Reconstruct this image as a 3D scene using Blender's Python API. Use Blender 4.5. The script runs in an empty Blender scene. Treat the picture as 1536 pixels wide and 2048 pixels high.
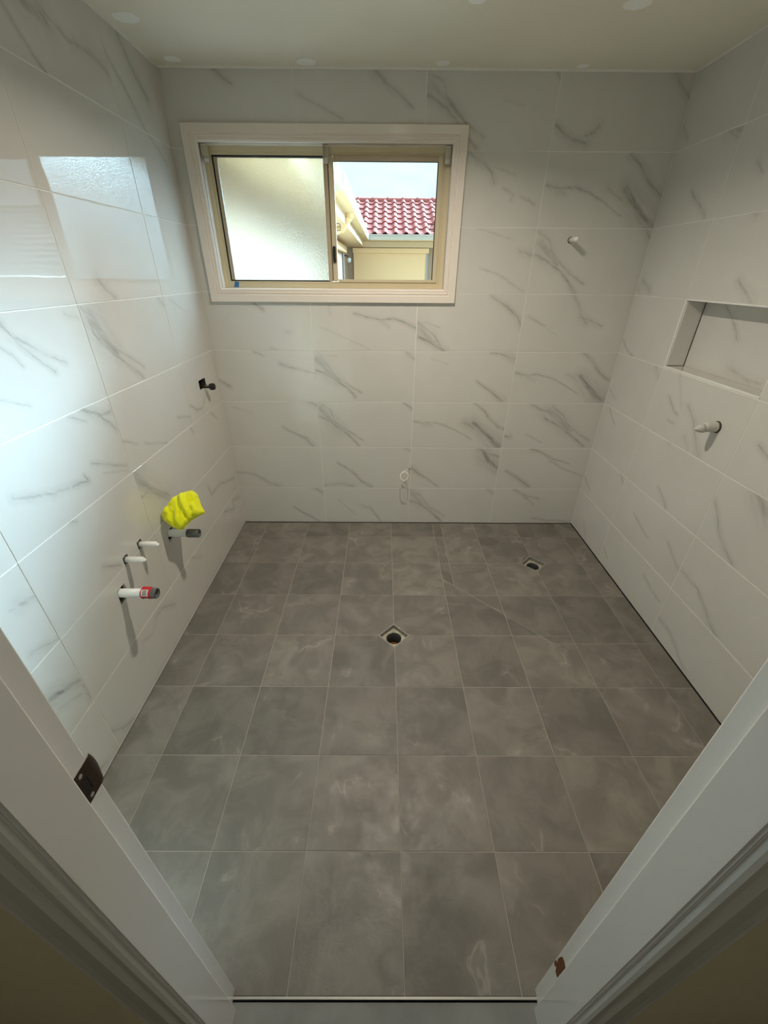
import bpy, bmesh, math, random
from mathutils import Vector, Matrix, noise
from mathutils.geometry import tessellate_polygon
C = bpy.context.collection
SC = bpy.context.scene
R = math.radians

# ------------------------------------------------------------------ camera
def set_camera():
    y, p, r = R(.2308), R(-30.3337), R(.4198)
    f = Vector((math.sin(y)*math.cos(p), math.cos(y)*math.cos(p), math.sin(p)))
    r0 = Vector((math.cos(y), -math.sin(y), 0)); u0 = r0.cross(f)
    rr = r0*math.cos(r)+u0*math.sin(r); uu = -r0*math.sin(r)+u0*math.cos(r)
    cd = bpy.data.cameras.new('camera'); co = bpy.data.objects.new('camera', cd); C.objects.link(co)
    M = Matrix((rr, uu, -f)).transposed().to_4x4(); M.translation = Vector((.413, -2.5632, 1.5887))
    co.matrix_world = M
    cd.sensor_fit = 'VERTICAL'; cd.sensor_height = 36; cd.sensor_width = 27
    cd.lens = 817.54/2048*36; cd.clip_start = .01; cd.clip_end = 500
    SC.camera = co
set_camera()
# ------------------------------------------------------------------ exposure
SC.view_settings.view_transform = 'Standard'; SC.view_settings.look = 'None'
SC.view_settings.exposure = 0.27; SC.view_settings.gamma = 1; SC.view_settings.use_curve_mapping = False
SC.cycles.use_denoising = True; SC.cycles.max_bounces = 10; SC.cycles.diffuse_bounces = 6
SC.cycles.adaptive_threshold = .015; SC.cycles.glossy_bounces = 5; SC.cycles.transmission_bounces = 8; SC.cycles.sample_clamp_indirect = 8
SC.cycles.caustics_refractive = True; SC.cycles.caustics_reflective = False
SKY = 1.05        # radiance of the cloudy sky near the horizon
SUN = 56.0
LAMP_W = 15.0
# ------------------------------------------------------------------ world: thin bright cloud over pale blue
def set_world():
    w = bpy.data.worlds.new('sky'); SC.world = w; w.use_nodes = True
    nt = w.node_tree; N = nt.nodes; L = nt.links; N.clear()
    out = N.new('ShaderNodeOutputWorld'); bg = N.new('ShaderNodeBackground')
    tc = N.new('ShaderNodeTexCoord'); sep = N.new('ShaderNodeSeparateXYZ')
    L.new(tc.outputs['Generated'], sep.inputs[0])
    mp = N.new('ShaderNodeMapping'); mp.inputs['Scale'].default_value = (1, 1, 3.2)
    L.new(tc.outputs['Generated'], mp.inputs[0])
    no = N.new('ShaderNodeTexNoise'); no.inputs['Scale'].default_value = 3.5; no.inputs['Detail'].default_value = 6
    no.inputs['Roughness'].default_value = .55; L.new(mp.outputs[0], no.inputs['Vector'])
    ra = N.new('ShaderNodeValToRGB'); e = ra.color_ramp.elements
    e[0].position = .36; e[0].color = (.46, .66, .82, 1); e[1].position = .66; e[1].color = (.64, .82, .92, 1)
    L.new(no.outputs['Fac'], ra.inputs[0])
    # overcast sky: radiance grows smoothly from horizon to zenith (thin cloud, high sun)
    mr = N.new('ShaderNodeMapRange'); mr.inputs['From Min'].default_value = 0; mr.inputs['From Max'].default_value = .9
    mr.inputs['To Min'].default_value = SKY; mr.inputs['To Max'].default_value = SKY*3
    L.new(sep.outputs['Z'], mr.inputs['Value'])
    L.new(ra.outputs[0], bg.inputs['Color']); L.new(mr.outputs[0], bg.inputs['Strength'])
    L.new(bg.outputs[0], out.inputs[0])
set_world()
def add_light(name, kind, loc, energy, color, rot=(0, 0, 0), **kw):
    l = bpy.data.lights.new(name, kind); l.energy = energy; l.color = color
    for k, v in kw.items(): setattr(l, k, v)
    o = bpy.data.objects.new(name, l); C.objects.link(o); o.location = loc; o.rotation_euler = rot
    return o
# the sun behind thin cloud: a broad soft disc high to the front right (the pipe shadows on the left wall point to it)
AZ, EL = R(32), R(27)
sd = Vector((math.sin(AZ)*math.cos(EL), math.cos(AZ)*math.cos(EL), math.sin(EL)))
add_light('hazy_sun', 'SUN', sd*30, SUN, (.52, .80, 1.0), sd.to_track_quat('Z', 'Y').to_euler(), angle=R(34))
# sampling portal in the window opening (gives no light of its own)
po = add_light('window_portal', 'AREA', (.13, .13, 1.81), 1, (1, 1, 1), (R(-90), 0, 0), shape='RECTANGLE', size=1.3, size_y=.66)
po.data.cycles.is_portal = True
# the recessed ceiling downlight of the room (its fitting is built with the ceiling)
add_light('downlight_lamp', 'AREA', (.50, -.98, 2.362), LAMP_W, (1, .905, .75), (0, 0, 0), shape='DISK', size=.045, spread=R(150))
# added overhead fill, no fitting: lifts the hallway, jambs and near floor
add_light('hallway_fill', 'AREA', (.45, -3.0, 2.36), .8, (.96, .98, 1), (0, 0, 0), shape='DISK', size=.5)
VEINS={'B00':[(218,143,289,105,8,10,50),(70,-16,153,-70,6,6,55),(153,-70,255,-139,6,6,55)],'B01':[(-304,-34,-221,-40,4,5,50),(-221,-40,-167,-52,5,6,50),(-167,-52,-84,-108,6,7,50),(-84,-108,-9,-139,7,9,50)],'B02':[(207,163,293,130,8,12,45),(64,-16,134,-54,5,7,55),(134,-54,205,-93,7,9,55),(205,-93,249,-141,9,12,55),(-239,115,-112,74,4,2,25)],'B03':[(91,75,186,47,8,6,50),(195,45,292,22,6,4,40),(-54,143,0,121,6,4,40),(-293,-20,-231,-61,6,8,55)],'B04':[(-15,94,31,66,10,8,50),(54,-136,91,-149,5,5,35),(150,-50,178,-56,8,6,30)],'B07':[(-51,131,18,83,10,8,45)],'B10':[(-204,46,-137,-20,4,3,35),(-137,-20,-80,-74,3,3,35),(-43,1,-8,-19,8,10,30),(16,-12,63,-74,5,6,45),(63,-74,104,-143,6,7,45)],'B11':[(-196,37,-114,-11,5,5,60),(-114,-11,-71,-54,5,6,60),(-71,-54,-38,-97,6,7,60),(-38,-97,29,-139,7,8,60),(-299,-133,-186,-117,8,10,35),(-186,-117,-96,-136,10,12,35),(254,148,295,134,8,8,30)],'B12':[(-301,60,-268,45,10,9,60),(-268,45,-198,2,9,8,60),(-198,2,-116,-63,8,7,60),(-116,-63,-49,-136,7,7,60),(-273,128,-223,98,8,7,50),(-223,98,-197,24,7,6,50),(-197,24,-115,-41,6,5,50),(-115,-41,-21,-102,5,5,50),(-285,108,-208,13,30,24,28),(-208,13,-157,-30,24,18,28),(245,147,297,106,8,6,50)],'B13':[(250,144,298,105,8,6,50),(-299,39,-249,25,10,9,60),(-249,25,-173,-23,9,8,60),(-173,-23,-105,-67,8,7,60),(-105,-67,-61,-121,7,7,60),(-262,118,-217,63,8,7,50),(-217,63,-181,6,7,6,50),(-181,6,-104,-47,6,5,50),(-104,-47,-25,-91,5,5,50),(-282,109,-210,15,30,24,28),(-210,15,-163,-23,24,18,28),(-223,123,-165,119,4,3,35)],'B14':[(-57,49,3,35,5,5,55),(3,35,86,16,5,5,55),(86,16,160,22,5,6,55),(160,22,235,3,6,6,55),(235,3,297,-28,6,7,55),(86,16,142,-18,14,8,25),(-251,-24,-122,-75,4,3,25),(-122,-75,29,-141,3,3,25),(-197,85,-190,44,6,5,20)],'B17':[(70,131,113,94,14,11,45),(113,94,185,50,11,8,45),(185,50,240,11,8,6,45),(-286,53,-191,15,6,5,35),(-191,15,-85,-29,5,5,35)],'B20':[(-295,43,-235,21,10,9,60),(-235,21,-162,-30,9,8,60),(-162,-30,-61,-126,8,8,60),(-298,128,-215,76,12,10,40),(-215,76,-164,-3,10,8,40),(-164,-3,-40,-84,8,6,40),(-285,102,-212,10,28,20,25),(250,135,296,102,8,8,50)],'B21':[(-296,10,-247,-39,10,8,55),(-247,-39,-177,-82,8,6,55),(-177,-82,-105,-138,6,4,55),(144,146,214,114,10,10,55),(214,114,291,91,10,10,55),(191,119,226,61,30,28,42),(226,61,289,13,28,26,42),(136,30,204,19,4,4,30)],'B22':[(82,147,154,98,6,6,60),(154,98,199,41,6,7,60),(199,41,252,-2,7,7,60),(252,-2,295,-18,7,8,60),(-295,29,-234,19,6,5,50),(-234,19,-171,22,5,4,50),(-171,22,-86,1,4,4,50),(-86,1,-19,-31,4,3,50),(-19,-31,94,-92,3,3,50),(-223,11,-180,0,12,8,25),(38,23,95,-9,16,20,35),(91,18,161,-36,20,24,42),(161,-36,222,-91,24,28,42),(222,-91,272,-138,28,32,42)],'B23':[(-206,113,-96,77,3,2,30),(148,145,206,139,5,8,45),(206,139,301,105,8,12,45),(80,-18,135,-56,5,7,55),(135,-56,202,-101,7,9,55),(202,-101,254,-141,9,12,55)],'B24':[(-289,-73,-231,-94,12,13,60),(-231,-94,-132,-147,13,14,60),(-293,1,-205,-55,10,10,45),(-205,-55,-142,-143,10,10,45),(-293,5,-237,3,6,4,35),(-237,3,-170,-20,4,3,35),(-282,-29,-192,-107,30,20,22),(106,143,165,111,6,7,55),(165,111,226,71,7,8,55),(226,71,269,34,8,9,55),(269,34,300,-13,9,10,55)],'B25':[(-5,147,179,101,4,3,25),(227,49,296,30,10,12,40),(27,-27,134,-62,4,4,35),(134,-62,280,-138,4,4,35)],'B26':[(-79,143,-19,110,14,12,40),(-19,110,32,74,12,10,40),(32,74,52,31,10,8,40),(20,96,154,61,3,3,25),(106,9,153,-17,6,5,35),(153,-17,143,-43,5,5,35),(197,-24,269,-54,5,5,40)],'B27':[(-296,53,-254,37,14,12,50),(-254,37,-199,6,12,10,50),(-199,6,-152,-39,10,9,50),(-152,-39,-82,-105,9,7,50),(-82,-105,-52,-131,7,6,50),(-294,123,-224,99,10,9,30),(-224,99,-212,56,9,8,30),(-211,44,-107,-45,18,12,32),(-107,-45,-22,-88,12,6,32),(-283,87,-201,25,30,22,20),(278,132,302,103,6,6,40),(57,39,146,21,5,4,15)],'B30':[(-168,136,-92,94,6,5,55),(-92,94,19,62,5,5,55),(-90,87,-7,15,6,5,45),(8,-97,114,-119,6,5,45),(114,-119,185,-114,5,5,45),(185,-114,274,-135,5,5,45)],'B31':[(-100,148,-29,122,10,8,50),(-29,122,57,75,8,6,50),(57,75,176,40,6,4,50),(38,63,127,10,5,4,45),(127,10,287,-50,4,4,45),(-242,-17,-161,-66,7,9,55),(-161,-66,-69,-134,9,12,55)],'B32':[(-289,-68,-254,-73,8,8,55),(-254,-73,-263,-51,5,4,50),(-166,145,-98,111,8,8,45),(-98,111,-43,96,8,8,45),(-55,53,14,22,10,9,60),(14,22,100,-32,9,9,60),(100,-32,178,-87,9,8,60),(178,-87,237,-132,8,8,60),(-19,127,55,75,10,9,45),(55,75,114,1,9,8,45),(114,1,203,-59,8,7,45),(203,-59,265,-93,7,6,45),(-35,106,80,11,30,25,26),(80,11,132,-32,25,20,26),(-162,-50,-43,-111,4,3,35)],'B33':[(-288,30,-229,18,6,5,50),(-229,18,-151,23,5,4,50),(-151,23,-77,5,4,4,50),(-77,5,11,-34,4,3,50),(11,-34,125,-92,3,3,50),(-218,11,-174,-8,14,8,25),(96,144,156,101,8,8,55),(156,101,210,45,8,8,55),(210,45,249,11,8,8,55),(249,11,287,-8,8,8,55),(28,20,96,-14,10,14,30),(109,15,163,-43,20,24,42),(163,-43,229,-102,24,29,42),(229,-102,280,-140,29,34,42)],'B34':[(-269,38,-166,-12,6,4,40),(-154,-25,-90,-59,3,2,20),(-33,144,-2,102,8,9,35),(-2,102,24,53,9,10,35),(24,53,74,2,10,12,35),(27,40,88,19,10,9,40),(88,19,161,-10,9,8,40)],'B35':[(-97,-86,-47,-144,6,6,35),(-287,134,-226,102,12,11,30),(-226,102,-205,52,11,10,30),(-282,35,-226,9,10,9,55),(-226,9,-145,-38,9,8,55),(-145,-38,-81,-95,8,7,55),(-81,-95,-32,-146,7,7,55),(-217,60,-142,-7,10,8,40),(-142,-7,-79,-59,8,7,40),(-79,-59,3,-99,7,6,40),(-272,85,-162,-7,28,20,25),(258,150,296,109,10,10,40)],'B36':[(93,142,149,108,10,10,50),(149,108,198,58,10,10,50),(198,58,245,14,10,10,50),(245,14,291,-10,10,10,50),(-285,25,-223,11,8,7,50),(-223,11,-149,15,7,6,50),(-149,15,-70,-3,6,5,50),(-70,-3,-5,-33,5,4,50),(-5,-33,120,-101,4,3,50),(-222,4,-186,-10,14,8,28),(20,12,100,-32,14,14,30),(105,13,159,-39,22,26,40),(159,-39,217,-101,26,31,40),(217,-101,280,-144,31,36,40)],'B37':[(-287,-46,-253,-69,10,10,50),(-253,-69,-201,-99,10,11,50),(-201,-99,-136,-108,11,12,50),(-143,-81,-106,-68,6,10,45),(-106,-68,-89,-49,10,14,45),(208,130,247,94,10,9,40),(247,94,302,51,9,8,40)],'L11':[(185,25,223,3,18,16,42),(223,3,262,-10,16,15,42),(262,-10,292,-30,15,14,42),(189,-30,236,-56,8,7,30),(236,-56,274,-76,7,6,30),(295,-54,295,-123,10,8,35)],'L12':[(219,55,236,45,5,5,30),(253,44,292,33,14,10,40),(201,-98,243,-115,8,7,35),(243,-115,291,-142,7,6,35)],'L20':[(-302,-44,-241,-105,8,7,35),(-241,-105,-161,-148,7,6,35),(135,109,197,109,10,9,40),(197,109,294,39,9,8,40),(10,92,80,66,6,5,25),(80,66,124,90,5,5,25)],'L22':[(-81,152,-58,135,8,6,30),(-31,-71,52,-129,8,8,40)],'L23':[(149,148,196,123,10,10,50),(196,123,232,103,10,10,50),(232,103,293,103,10,10,50),(81,144,153,110,6,5,35),(214,105,270,64,10,9,45),(270,64,290,33,9,8,45),(-224,8,-167,-16,8,8,40),(-167,-16,-100,-41,8,8,40),(-100,-41,-33,-53,8,8,40),(-10,-56,58,-71,8,7,50),(58,-71,52,-50,7,6,50),(101,-26,176,-64,5,5,40),(176,-64,280,-114,5,5,40),(145,-84,279,-135,3,3,25)],'L24':[(229,127,287,116,6,5,25),(-26,127,-10,97,7,6,45),(-10,97,11,65,6,6,45),(11,65,50,24,6,6,45),(50,24,98,-23,6,6,45),(-7,92,42,65,9,8,38),(42,65,87,31,8,7,38),(87,31,160,-8,7,6,38),(-58,71,-24,43,6,5,30),(-24,43,-10,17,5,5,30),(-128,-50,-84,-70,4,4,35),(-84,-70,-45,-86,4,5,35)],'L30':[(-72,144,40,67,6,6,35)],'L32':[(265,141,297,103,6,6,35),(-285,124,-228,35,40,38,28),(-228,35,-115,-66,38,36,28),(-300,29,-257,34,8,7,45),(-257,34,-190,-1,7,6,45),(-190,-1,-85,-73,6,6,45)],'L33':[(-294,-24,-208,-66,4,4,35),(-163,-80,12,-146,4,4,35),(160,-71,296,-107,5,5,35)],'L34':[(-284,140,-263,101,10,9,50),(-263,101,-262,55,9,9,50),(-262,55,-186,-22,9,8,50),(-186,-22,-105,-78,8,8,50),(-105,-78,-38,-140,8,8,50),(-254,116,-226,50,44,33,30),(-226,50,-163,-20,33,22,30),(-174,-1,-88,-50,8,7,40),(-88,-50,-8,-100,7,6,40),(254,144,297,109,10,8,35)],'L35':[(-150,-83,-107,-117,12,11,35),(-107,-117,-67,-143,11,10,35)],'L37':[(-203,-38,-170,-75,6,6,45),(-170,-75,-129,-115,6,6,45),(-129,-115,-91,-138,6,6,45),(-108,0,-66,-5,22,24,28),(-66,-5,-21,-5,24,26,28),(-39,19,79,-10,10,11,38),(79,-10,187,-5,11,12,38),(187,-5,259,-16,12,13,38),(259,-16,295,-27,13,14,38),(190,0,262,-11,20,20,18)],'L40':[(-79,119,81,51,10,9,40),(81,51,82,114,9,8,40),(82,114,238,68,8,8,40)],'L41':[(-386,152,-232,94,8,8,38),(-232,94,-198,18,8,8,38),(-198,18,-62,15,8,8,38),(-62,15,185,-59,8,8,38)],'L42':[(19,144,103,79,5,5,40)],'L43':[(-203,-57,-142,-101,6,6,40),(-142,-101,-66,-110,6,6,40),(-66,-110,-3,-63,6,6,40)],'L44':[(-165,135,-96,104,4,3,30),(-96,104,-20,69,3,3,30)],'L46':[(-8,147,63,111,5,5,35),(63,111,123,68,5,5,35)],'L47':[(-99,127,-43,58,22,20,28),(-43,58,54,-10,20,18,28),(-222,37,-142,-29,8,8,42),(-142,-29,-76,-90,8,8,42),(-76,-90,-26,-136,8,8,42)],'N00':[(-164,136,-97,95,8,8,40),(-97,95,-27,16,8,8,40),(-7,-95,90,-121,14,13,33),(90,-121,178,-119,13,12,33)],'R00':[(-72,-29,24,-135,4,4,30)],'R01':[(163,145,213,108,9,7,33),(-212,-52,-111,-97,6,6,40)],'R02':[(-173,164,-111,112,5,5,42),(-111,112,-48,75,5,5,42)],'R03':[(167,144,209,102,10,8,33),(-216,-56,-109,-96,5,5,33)],'R04':[(-215,-78,-142,-125,5,5,42),(-142,-125,-72,-145,5,6,42)],'R05':[(-167,-85,-83,-132,14,12,33),(-220,-117,-173,-141,5,5,30),(-189,-80,-89,-116,14,12,28)],'R06':[(135,147,214,136,14,12,36),(153,141,206,113,14,8,36),(9,-29,75,-76,8,8,42),(75,-76,129,-107,8,8,42),(129,-107,163,-137,8,8,42)],'R07':[(-212,-46,-145,-109,8,8,30)],'R10':[(-298,-29,-224,-70,5,5,40),(113,69,194,38,6,6,38),(194,38,275,31,6,6,38)],'R11':[(-134,13,-31,-25,5,5,40),(-31,-25,40,-37,5,5,40),(176,24,272,-32,6,6,33),(272,-32,308,-42,6,6,33)],'R12':[(-79,150,-54,136,6,5,33),(-27,-76,34,-104,6,6,45),(34,-104,70,-136,6,7,45)],'R13':[(-187,39,-119,-13,7,6,42),(-119,-13,-83,-22,6,5,42),(-162,144,-77,18,8,6,18),(-132,-63,-88,-65,6,5,30),(-39,35,26,-12,10,10,38),(26,-12,80,-80,10,11,38),(80,-80,135,-139,11,12,38),(9,-93,58,-129,10,8,28)],'R15':[(-28,-70,8,-96,10,11,42),(8,-96,50,-122,11,12,42),(50,-122,77,-140,12,14,42),(-74,145,-55,136,10,8,30)],'R16':[(-161,12,-107,-25,12,10,30)],'R20':[(-285,-40,-199,-46,8,8,38),(-199,-46,-144,-68,8,8,38),(-144,-68,-52,-122,8,8,38)],'R21':[(-287,-29,-217,-42,7,7,42),(-217,-42,-172,-42,7,8,42),(-172,-42,-92,-90,8,8,42),(-92,-90,-44,-128,8,9,42),(-44,-128,5,-143,9,10,42)],'R22':[(-284,35,-197,-67,8,8,42),(-197,-67,-147,-111,8,8,42),(-147,-111,-84,-141,8,9,42),(-129,147,-52,104,22,26,33)],'R23':[(-213,8,-159,-17,8,8,40)]}
# ------------------------------------------------------------------ room dimensions
XL, XR, ZC, YF = -.598, 1.8056, 2.3746, -2.289
BZ = [0]+[.2839+.302*k for k in range(7)]+[ZC]
# ------------------------------------------------------------------ helpers
def tag(o, label=None, cat=None, group=None, kind=None):
    if label: o['label'] = label
    if cat: o['category'] = cat
    if group: o['group'] = group
    if kind: o['kind'] = kind
    return o
def empty(name, loc=(0, 0, 0), rot=(0, 0, 0), **kw):
    o = bpy.data.objects.new(name, None); C.objects.link(o); o.location = loc; o.rotation_euler = rot
    o.empty_display_size = .05
    return tag(o, **kw)
def link(name, me, mat=None, parent=None, loc=None, rot=None, smooth=False, **kw):
    o = bpy.data.objects.new(name, me); C.objects.link(o)
    if mat is not None and not me.materials: me.materials.append(mat)
    if parent: o.parent = parent
    if loc is not None: o.location = loc
    if rot is not None: o.rotation_euler = rot
    if smooth:
        for p in me.polygons: p.use_smooth = True
    return tag(o, **kw)
class MB:
    """collects verts and faces; local matrix M applied to what is added"""
    def __init__(s): s.v = []; s.f = []
    def add(s, vs, fs, M=None):
        n = len(s.v); s.v += [tuple(M @ Vector(v)) if M else tuple(v) for v in vs]; s.f += [tuple(i+n for i in f) for f in fs]; return s
    def box(s, a, b, M=None):
        x0, y0, z0 = a; x1, y1, z1 = b
        return s.add([(x0,y0,z0),(x1,y0,z0),(x1,y1,z0),(x0,y1,z0),(x0,y0,z1),(x1,y0,z1),(x1,y1,z1),(x0,y1,z1)],
                     [(0,3,2,1),(4,5,6,7),(0,1,5,4),(1,2,6,5),(2,3,7,6),(3,0,4,7)], M)
    def lathe(s, prof, n=24, M=None, cap0=True, cap1=True):
        """prof: [(radius, z)]"""
        vs = []; fs = []; m = len(prof)
        for r, z in prof:
            for i in range(n): a = 2*math.pi*i/n; vs.append((r*math.cos(a), r*math.sin(a), z))
        for j in range(m-1):
            for i in range(n): k = (i+1) % n; fs.append((j*n+i, j*n+k, (j+1)*n+k, (j+1)*n+i))
        if cap0: fs.append(tuple(range(n-1, -1, -1)))
        if cap1: fs.append(tuple((m-1)*n+i for i in range(n)))
        return s.add(vs, fs, M)
    def tube(s, pts, r, n=8):
        pts = [Vector(p) for p in pts]; vs = []; fs = []; m = len(pts); up = None
        for i, p in enumerate(pts):
            t = (pts[min(i+1, m-1)]-pts[max(i-1, 0)]).normalized()
            if up is None: up = t.orthogonal().normalized()
            up = (up-t*up.dot(t)).normalized(); b = t.cross(up)
            rr = r[i] if isinstance(r, (list, tuple)) else r
            for k in range(n): a = 2*math.pi*k/n; vs.append(p+(up*math.cos(a)+b*math.sin(a))*rr)
        for j in range(m-1):
            for i in range(n): k = (i+1) % n; fs.append((j*n+i, j*n+k, (j+1)*n+k, (j+1)*n+i))
        fs += [tuple(range(n-1, -1, -1)), tuple((m-1)*n+i for i in range(n))]
        return s.add(vs, fs)
    def prism(s, poly, z0, z1, M=None):
        n = len(poly); vs = [(x, y, z0) for x, y in poly]+[(x, y, z1) for x, y in poly]
        return s.add(vs, [tuple(range(n-1, -1, -1)), tuple(range(n, 2*n))]+[(i, (i+1) % n, n+(i+1) % n, n+i) for i in range(n)], M)
    def mesh(s, name='m', bevel=0, seg=2, fix=True):
        me = bpy.data.meshes.new(name); me.from_pydata(s.v, [], s.f)
        bm = bmesh.new(); bm.from_mesh(me)
        if fix: bmesh.ops.recalc_face_normals(bm, faces=bm.faces)
        if bevel:
            es = [e for e in bm.edges if len(e.link_faces) == 2 and e.calc_face_angle(0) > .5]
            bmesh.ops.bevel(bm, geom=es, offset=bevel, segments=seg, affect='EDGES', clamp_overlap=True)
        bm.to_mesh(me); bm.free(); me.update(); return me
    def obj(s, name, mat, parent=None, bevel=0, seg=2, **kw):
        return link(name, s.mesh(name, bevel, seg), mat, parent, **kw)
def box(name, a, b, mat, parent=None, bevel=0, **kw):
    """a box object with its origin at its own centre"""
    c = [(a[i]+b[i])/2 for i in range(3)]
    return MB().box([a[i]-c[i] for i in range(3)], [b[i]-c[i] for i in range(3)]).obj(name, mat, parent, bevel, loc=c, **kw)
# ------------------------------------------------------------------ materials
def mat(name, col, rough=.5, metal=0, spec=.5, noise_amt=0, noise_scale=30, bump=0, bump_scale=200, trans=0, ior=1.5, alpha=1, sheen=0):
    m = bpy.data.materials.new(name); m.use_nodes = True; nt = m.node_tree; N = nt.nodes; L = nt.links
    b = N['Principled BSDF']; b.inputs['Base Color'].default_value = (*col, 1); b.inputs['Roughness'].default_value = rough
    b.inputs['Metallic'].default_value = metal; b.inputs['IOR'].default_value = ior
    b.inputs['Specular IOR Level'].default_value = spec; b.inputs['Transmission Weight'].default_value = trans
    if sheen: b.inputs['Sheen Weight'].default_value = sheen
    tc = N.new('ShaderNodeTexCoord')
    if noise_amt:
        no = N.new('ShaderNodeTexNoise'); no.inputs['Scale'].default_value = noise_scale; no.inputs['Detail'].default_value = 5
        L.new(tc.outputs['Object'], no.inputs['Vector'])
        mx = N.new('ShaderNodeMix'); mx.data_type = 'RGBA'; mx.inputs['A'].default_value = (*[c*(1-noise_amt) for c in col], 1)
        mx.inputs['B'].default_value = (*[min(1, c*(1+noise_amt)) for c in col], 1)
        L.new(no.outputs['Fac'], mx.inputs['Factor']); L.new(mx.outputs['Result'], b.inputs['Base Color'])
    if bump:
        n2 = N.new('ShaderNodeTexNoise'); n2.inputs['Scale'].default_value = bump_scale; n2.inputs['Detail'].default_value = 3
        L.new(tc.outputs['Object'], n2.inputs['Vector'])
        bu = N.new('ShaderNodeBump'); bu.inputs['Strength'].default_value = bump; bu.inputs['Distance'].default_value = .002
        L.new(n2.outputs['Fac'], bu.inputs['Height']); L.new(bu.outputs[0], b.inputs['Normal'])
    return m
M = {}
M['grout_wall'] = mat('white_grout', (.80, .80, .78), .8, noise_amt=.05, noise_scale=60)
M['grout_floor'] = mat('floor_grout', (.36, .335, .29), .85, noise_amt=.15, noise_scale=40)
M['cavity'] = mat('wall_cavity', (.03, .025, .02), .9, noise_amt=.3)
M['plaster'] = mat('ceiling_paint', (.84, .80, .71), .75, noise_amt=.05, noise_scale=3, bump=.15, bump_scale=120)
M['patch'] = mat('filler_patch', (.97, .97, .96), .8, noise_amt=.02, noise_scale=20)
M['jamb'] = mat('satin_white_enamel', (.86, .86, .85), .13, noise_amt=.02, noise_scale=6, bump=.08, bump_scale=90)
M['arch'] = mat('gloss_white_enamel', (.80, .73, .67), .16, noise_amt=.012, noise_scale=8)
M['alu'] = mat('cream_powdercoat', (.63, .545, .37), .35, noise_amt=.04, noise_scale=10)
M['alu_dull'] = mat('tan_powdercoat', (.50, .40, .28), .4, noise_amt=.06, noise_scale=10)
M['seal'] = mat('black_seal', (.015, .012, .012), .6, noise_amt=.2)
M['black'] = mat('black_plastic', (.012, .012, .012), .35, noise_amt=.2)
M['bracket'] = mat('ivory_plastic', (.58, .54, .44), .4, noise_amt=.08)
M['tape'] = mat('blue_tape', (.03, .16, .42), .7, noise_amt=.15, noise_scale=80, bump=.3)
M['pvc'] = mat('white_pvc', (.80, .82, .84), .3, noise_amt=.04)
M['pvc_grey'] = mat('grey_pvc', (.10, .105, .105), .4, noise_amt=.2, noise_scale=60)
M['pvc_in'] = mat('dark_pipe_inside', (.02, .02, .02), .7, noise_amt=.2)
M['plug'] = mat('white_nylon', (.84, .84, .82), .3, noise_amt=.03)
M['plug_grey'] = mat('grey_white_nylon', (.55, .55, .52), .35, noise_amt=.1)
M['red'] = mat('red_label', (.50, .015, .02), .4, noise_amt=.1)
M['label_white'] = mat('label_white', (.80, .80, .78), .5, noise_amt=.03)
M['wire'] = mat('white_cable', (.80, .78, .72), .4, noise_amt=.05)
M['steel'] = mat('worn_bronze', (.07, .05, .035), .38, metal=.8, noise_amt=.35, noise_scale=90)
M['rawwood'] = mat('raw_timber', (.16, .055, .018), .7, noise_amt=.5, noise_scale=120, bump=.5)
M['alu_strip'] = mat('aluminium_strip', (.62, .62, .60), .3, metal=.7, noise_amt=.05)
M['drain_metal'] = mat('drain_metal', (.30, .29, .26), .45, metal=.4, noise_amt=.35, noise_scale=60)
M['mortar'] = mat('stained_mortar', (.42, .40, .32), .9, noise_amt=.5, noise_scale=70, bump=.6, bump_scale=150)
M['rust'] = mat('rusty_water', (.20, .07, .02), .15, noise_amt=.6, noise_scale=60)
M['hallwall'] = mat('hallway_paint', (.88, .82, .64), .8, noise_amt=.05, bump=.15, bump_scale=300)
M['hallfloor'] = mat('hallway_stone', (.22, .23, .225), .55, noise_amt=.55, noise_scale=7, bump=.2, bump_scale=40)
M['slab'] = mat('dark_slab', (.05, .045, .04), .9, noise_amt=.2)
M['render'] = mat('peach_render', (.42, .30, .20), .85, noise_amt=.05, bump=.3, bump_scale=80)
M['shutter'] = mat('cream_shutter', (.98, .66, .33), .55, noise_amt=.03)
M['soffit'] = mat('cream_soffit', (.78, .58, .33), .6, noise_amt=.03)
M['gutter'] = mat('white_gutter', (.46, .41, .33), .4, noise_amt=.04)
M['rooftile'] = mat('red_roof_tile', (.33, .105, .09), .9, spec=.1, noise_amt=.2, noise_scale=9, bump=.3, bump_scale=60)
M['rooftile2'] = mat('brown_roof_tile', (.06, .045, .042), .9, spec=.1, noise_amt=.25, noise_scale=5)
M['ground'] = mat('pale_paving', (.15, .14, .12), .9, noise_amt=.2, noise_scale=2)
M['lamp_trim'] = mat('lamp_trim', (.8, .8, .8), .4, noise_amt=.03)
def cloth_mat():
    m = mat('yellow_microfibre', (.80, .80, .0), .95, bump=.6, bump_scale=500, sheen=.3, noise_amt=.08, noise_scale=200); return m
M['cloth'] = cloth_mat()
def emit_mat(name, col, s):
    m = bpy.data.materials.new(name); m.use_nodes = True; b = m.node_tree.nodes['Principled BSDF']
    b.inputs['Base Color'].default_value = (*col, 1); b.inputs['Emission Color'].default_value = (*col, 1); b.inputs['Emission Strength'].default_value = s
    return m
M['lens'] = emit_mat('lit_diffuser', (1, .93, .8), 6)
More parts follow.
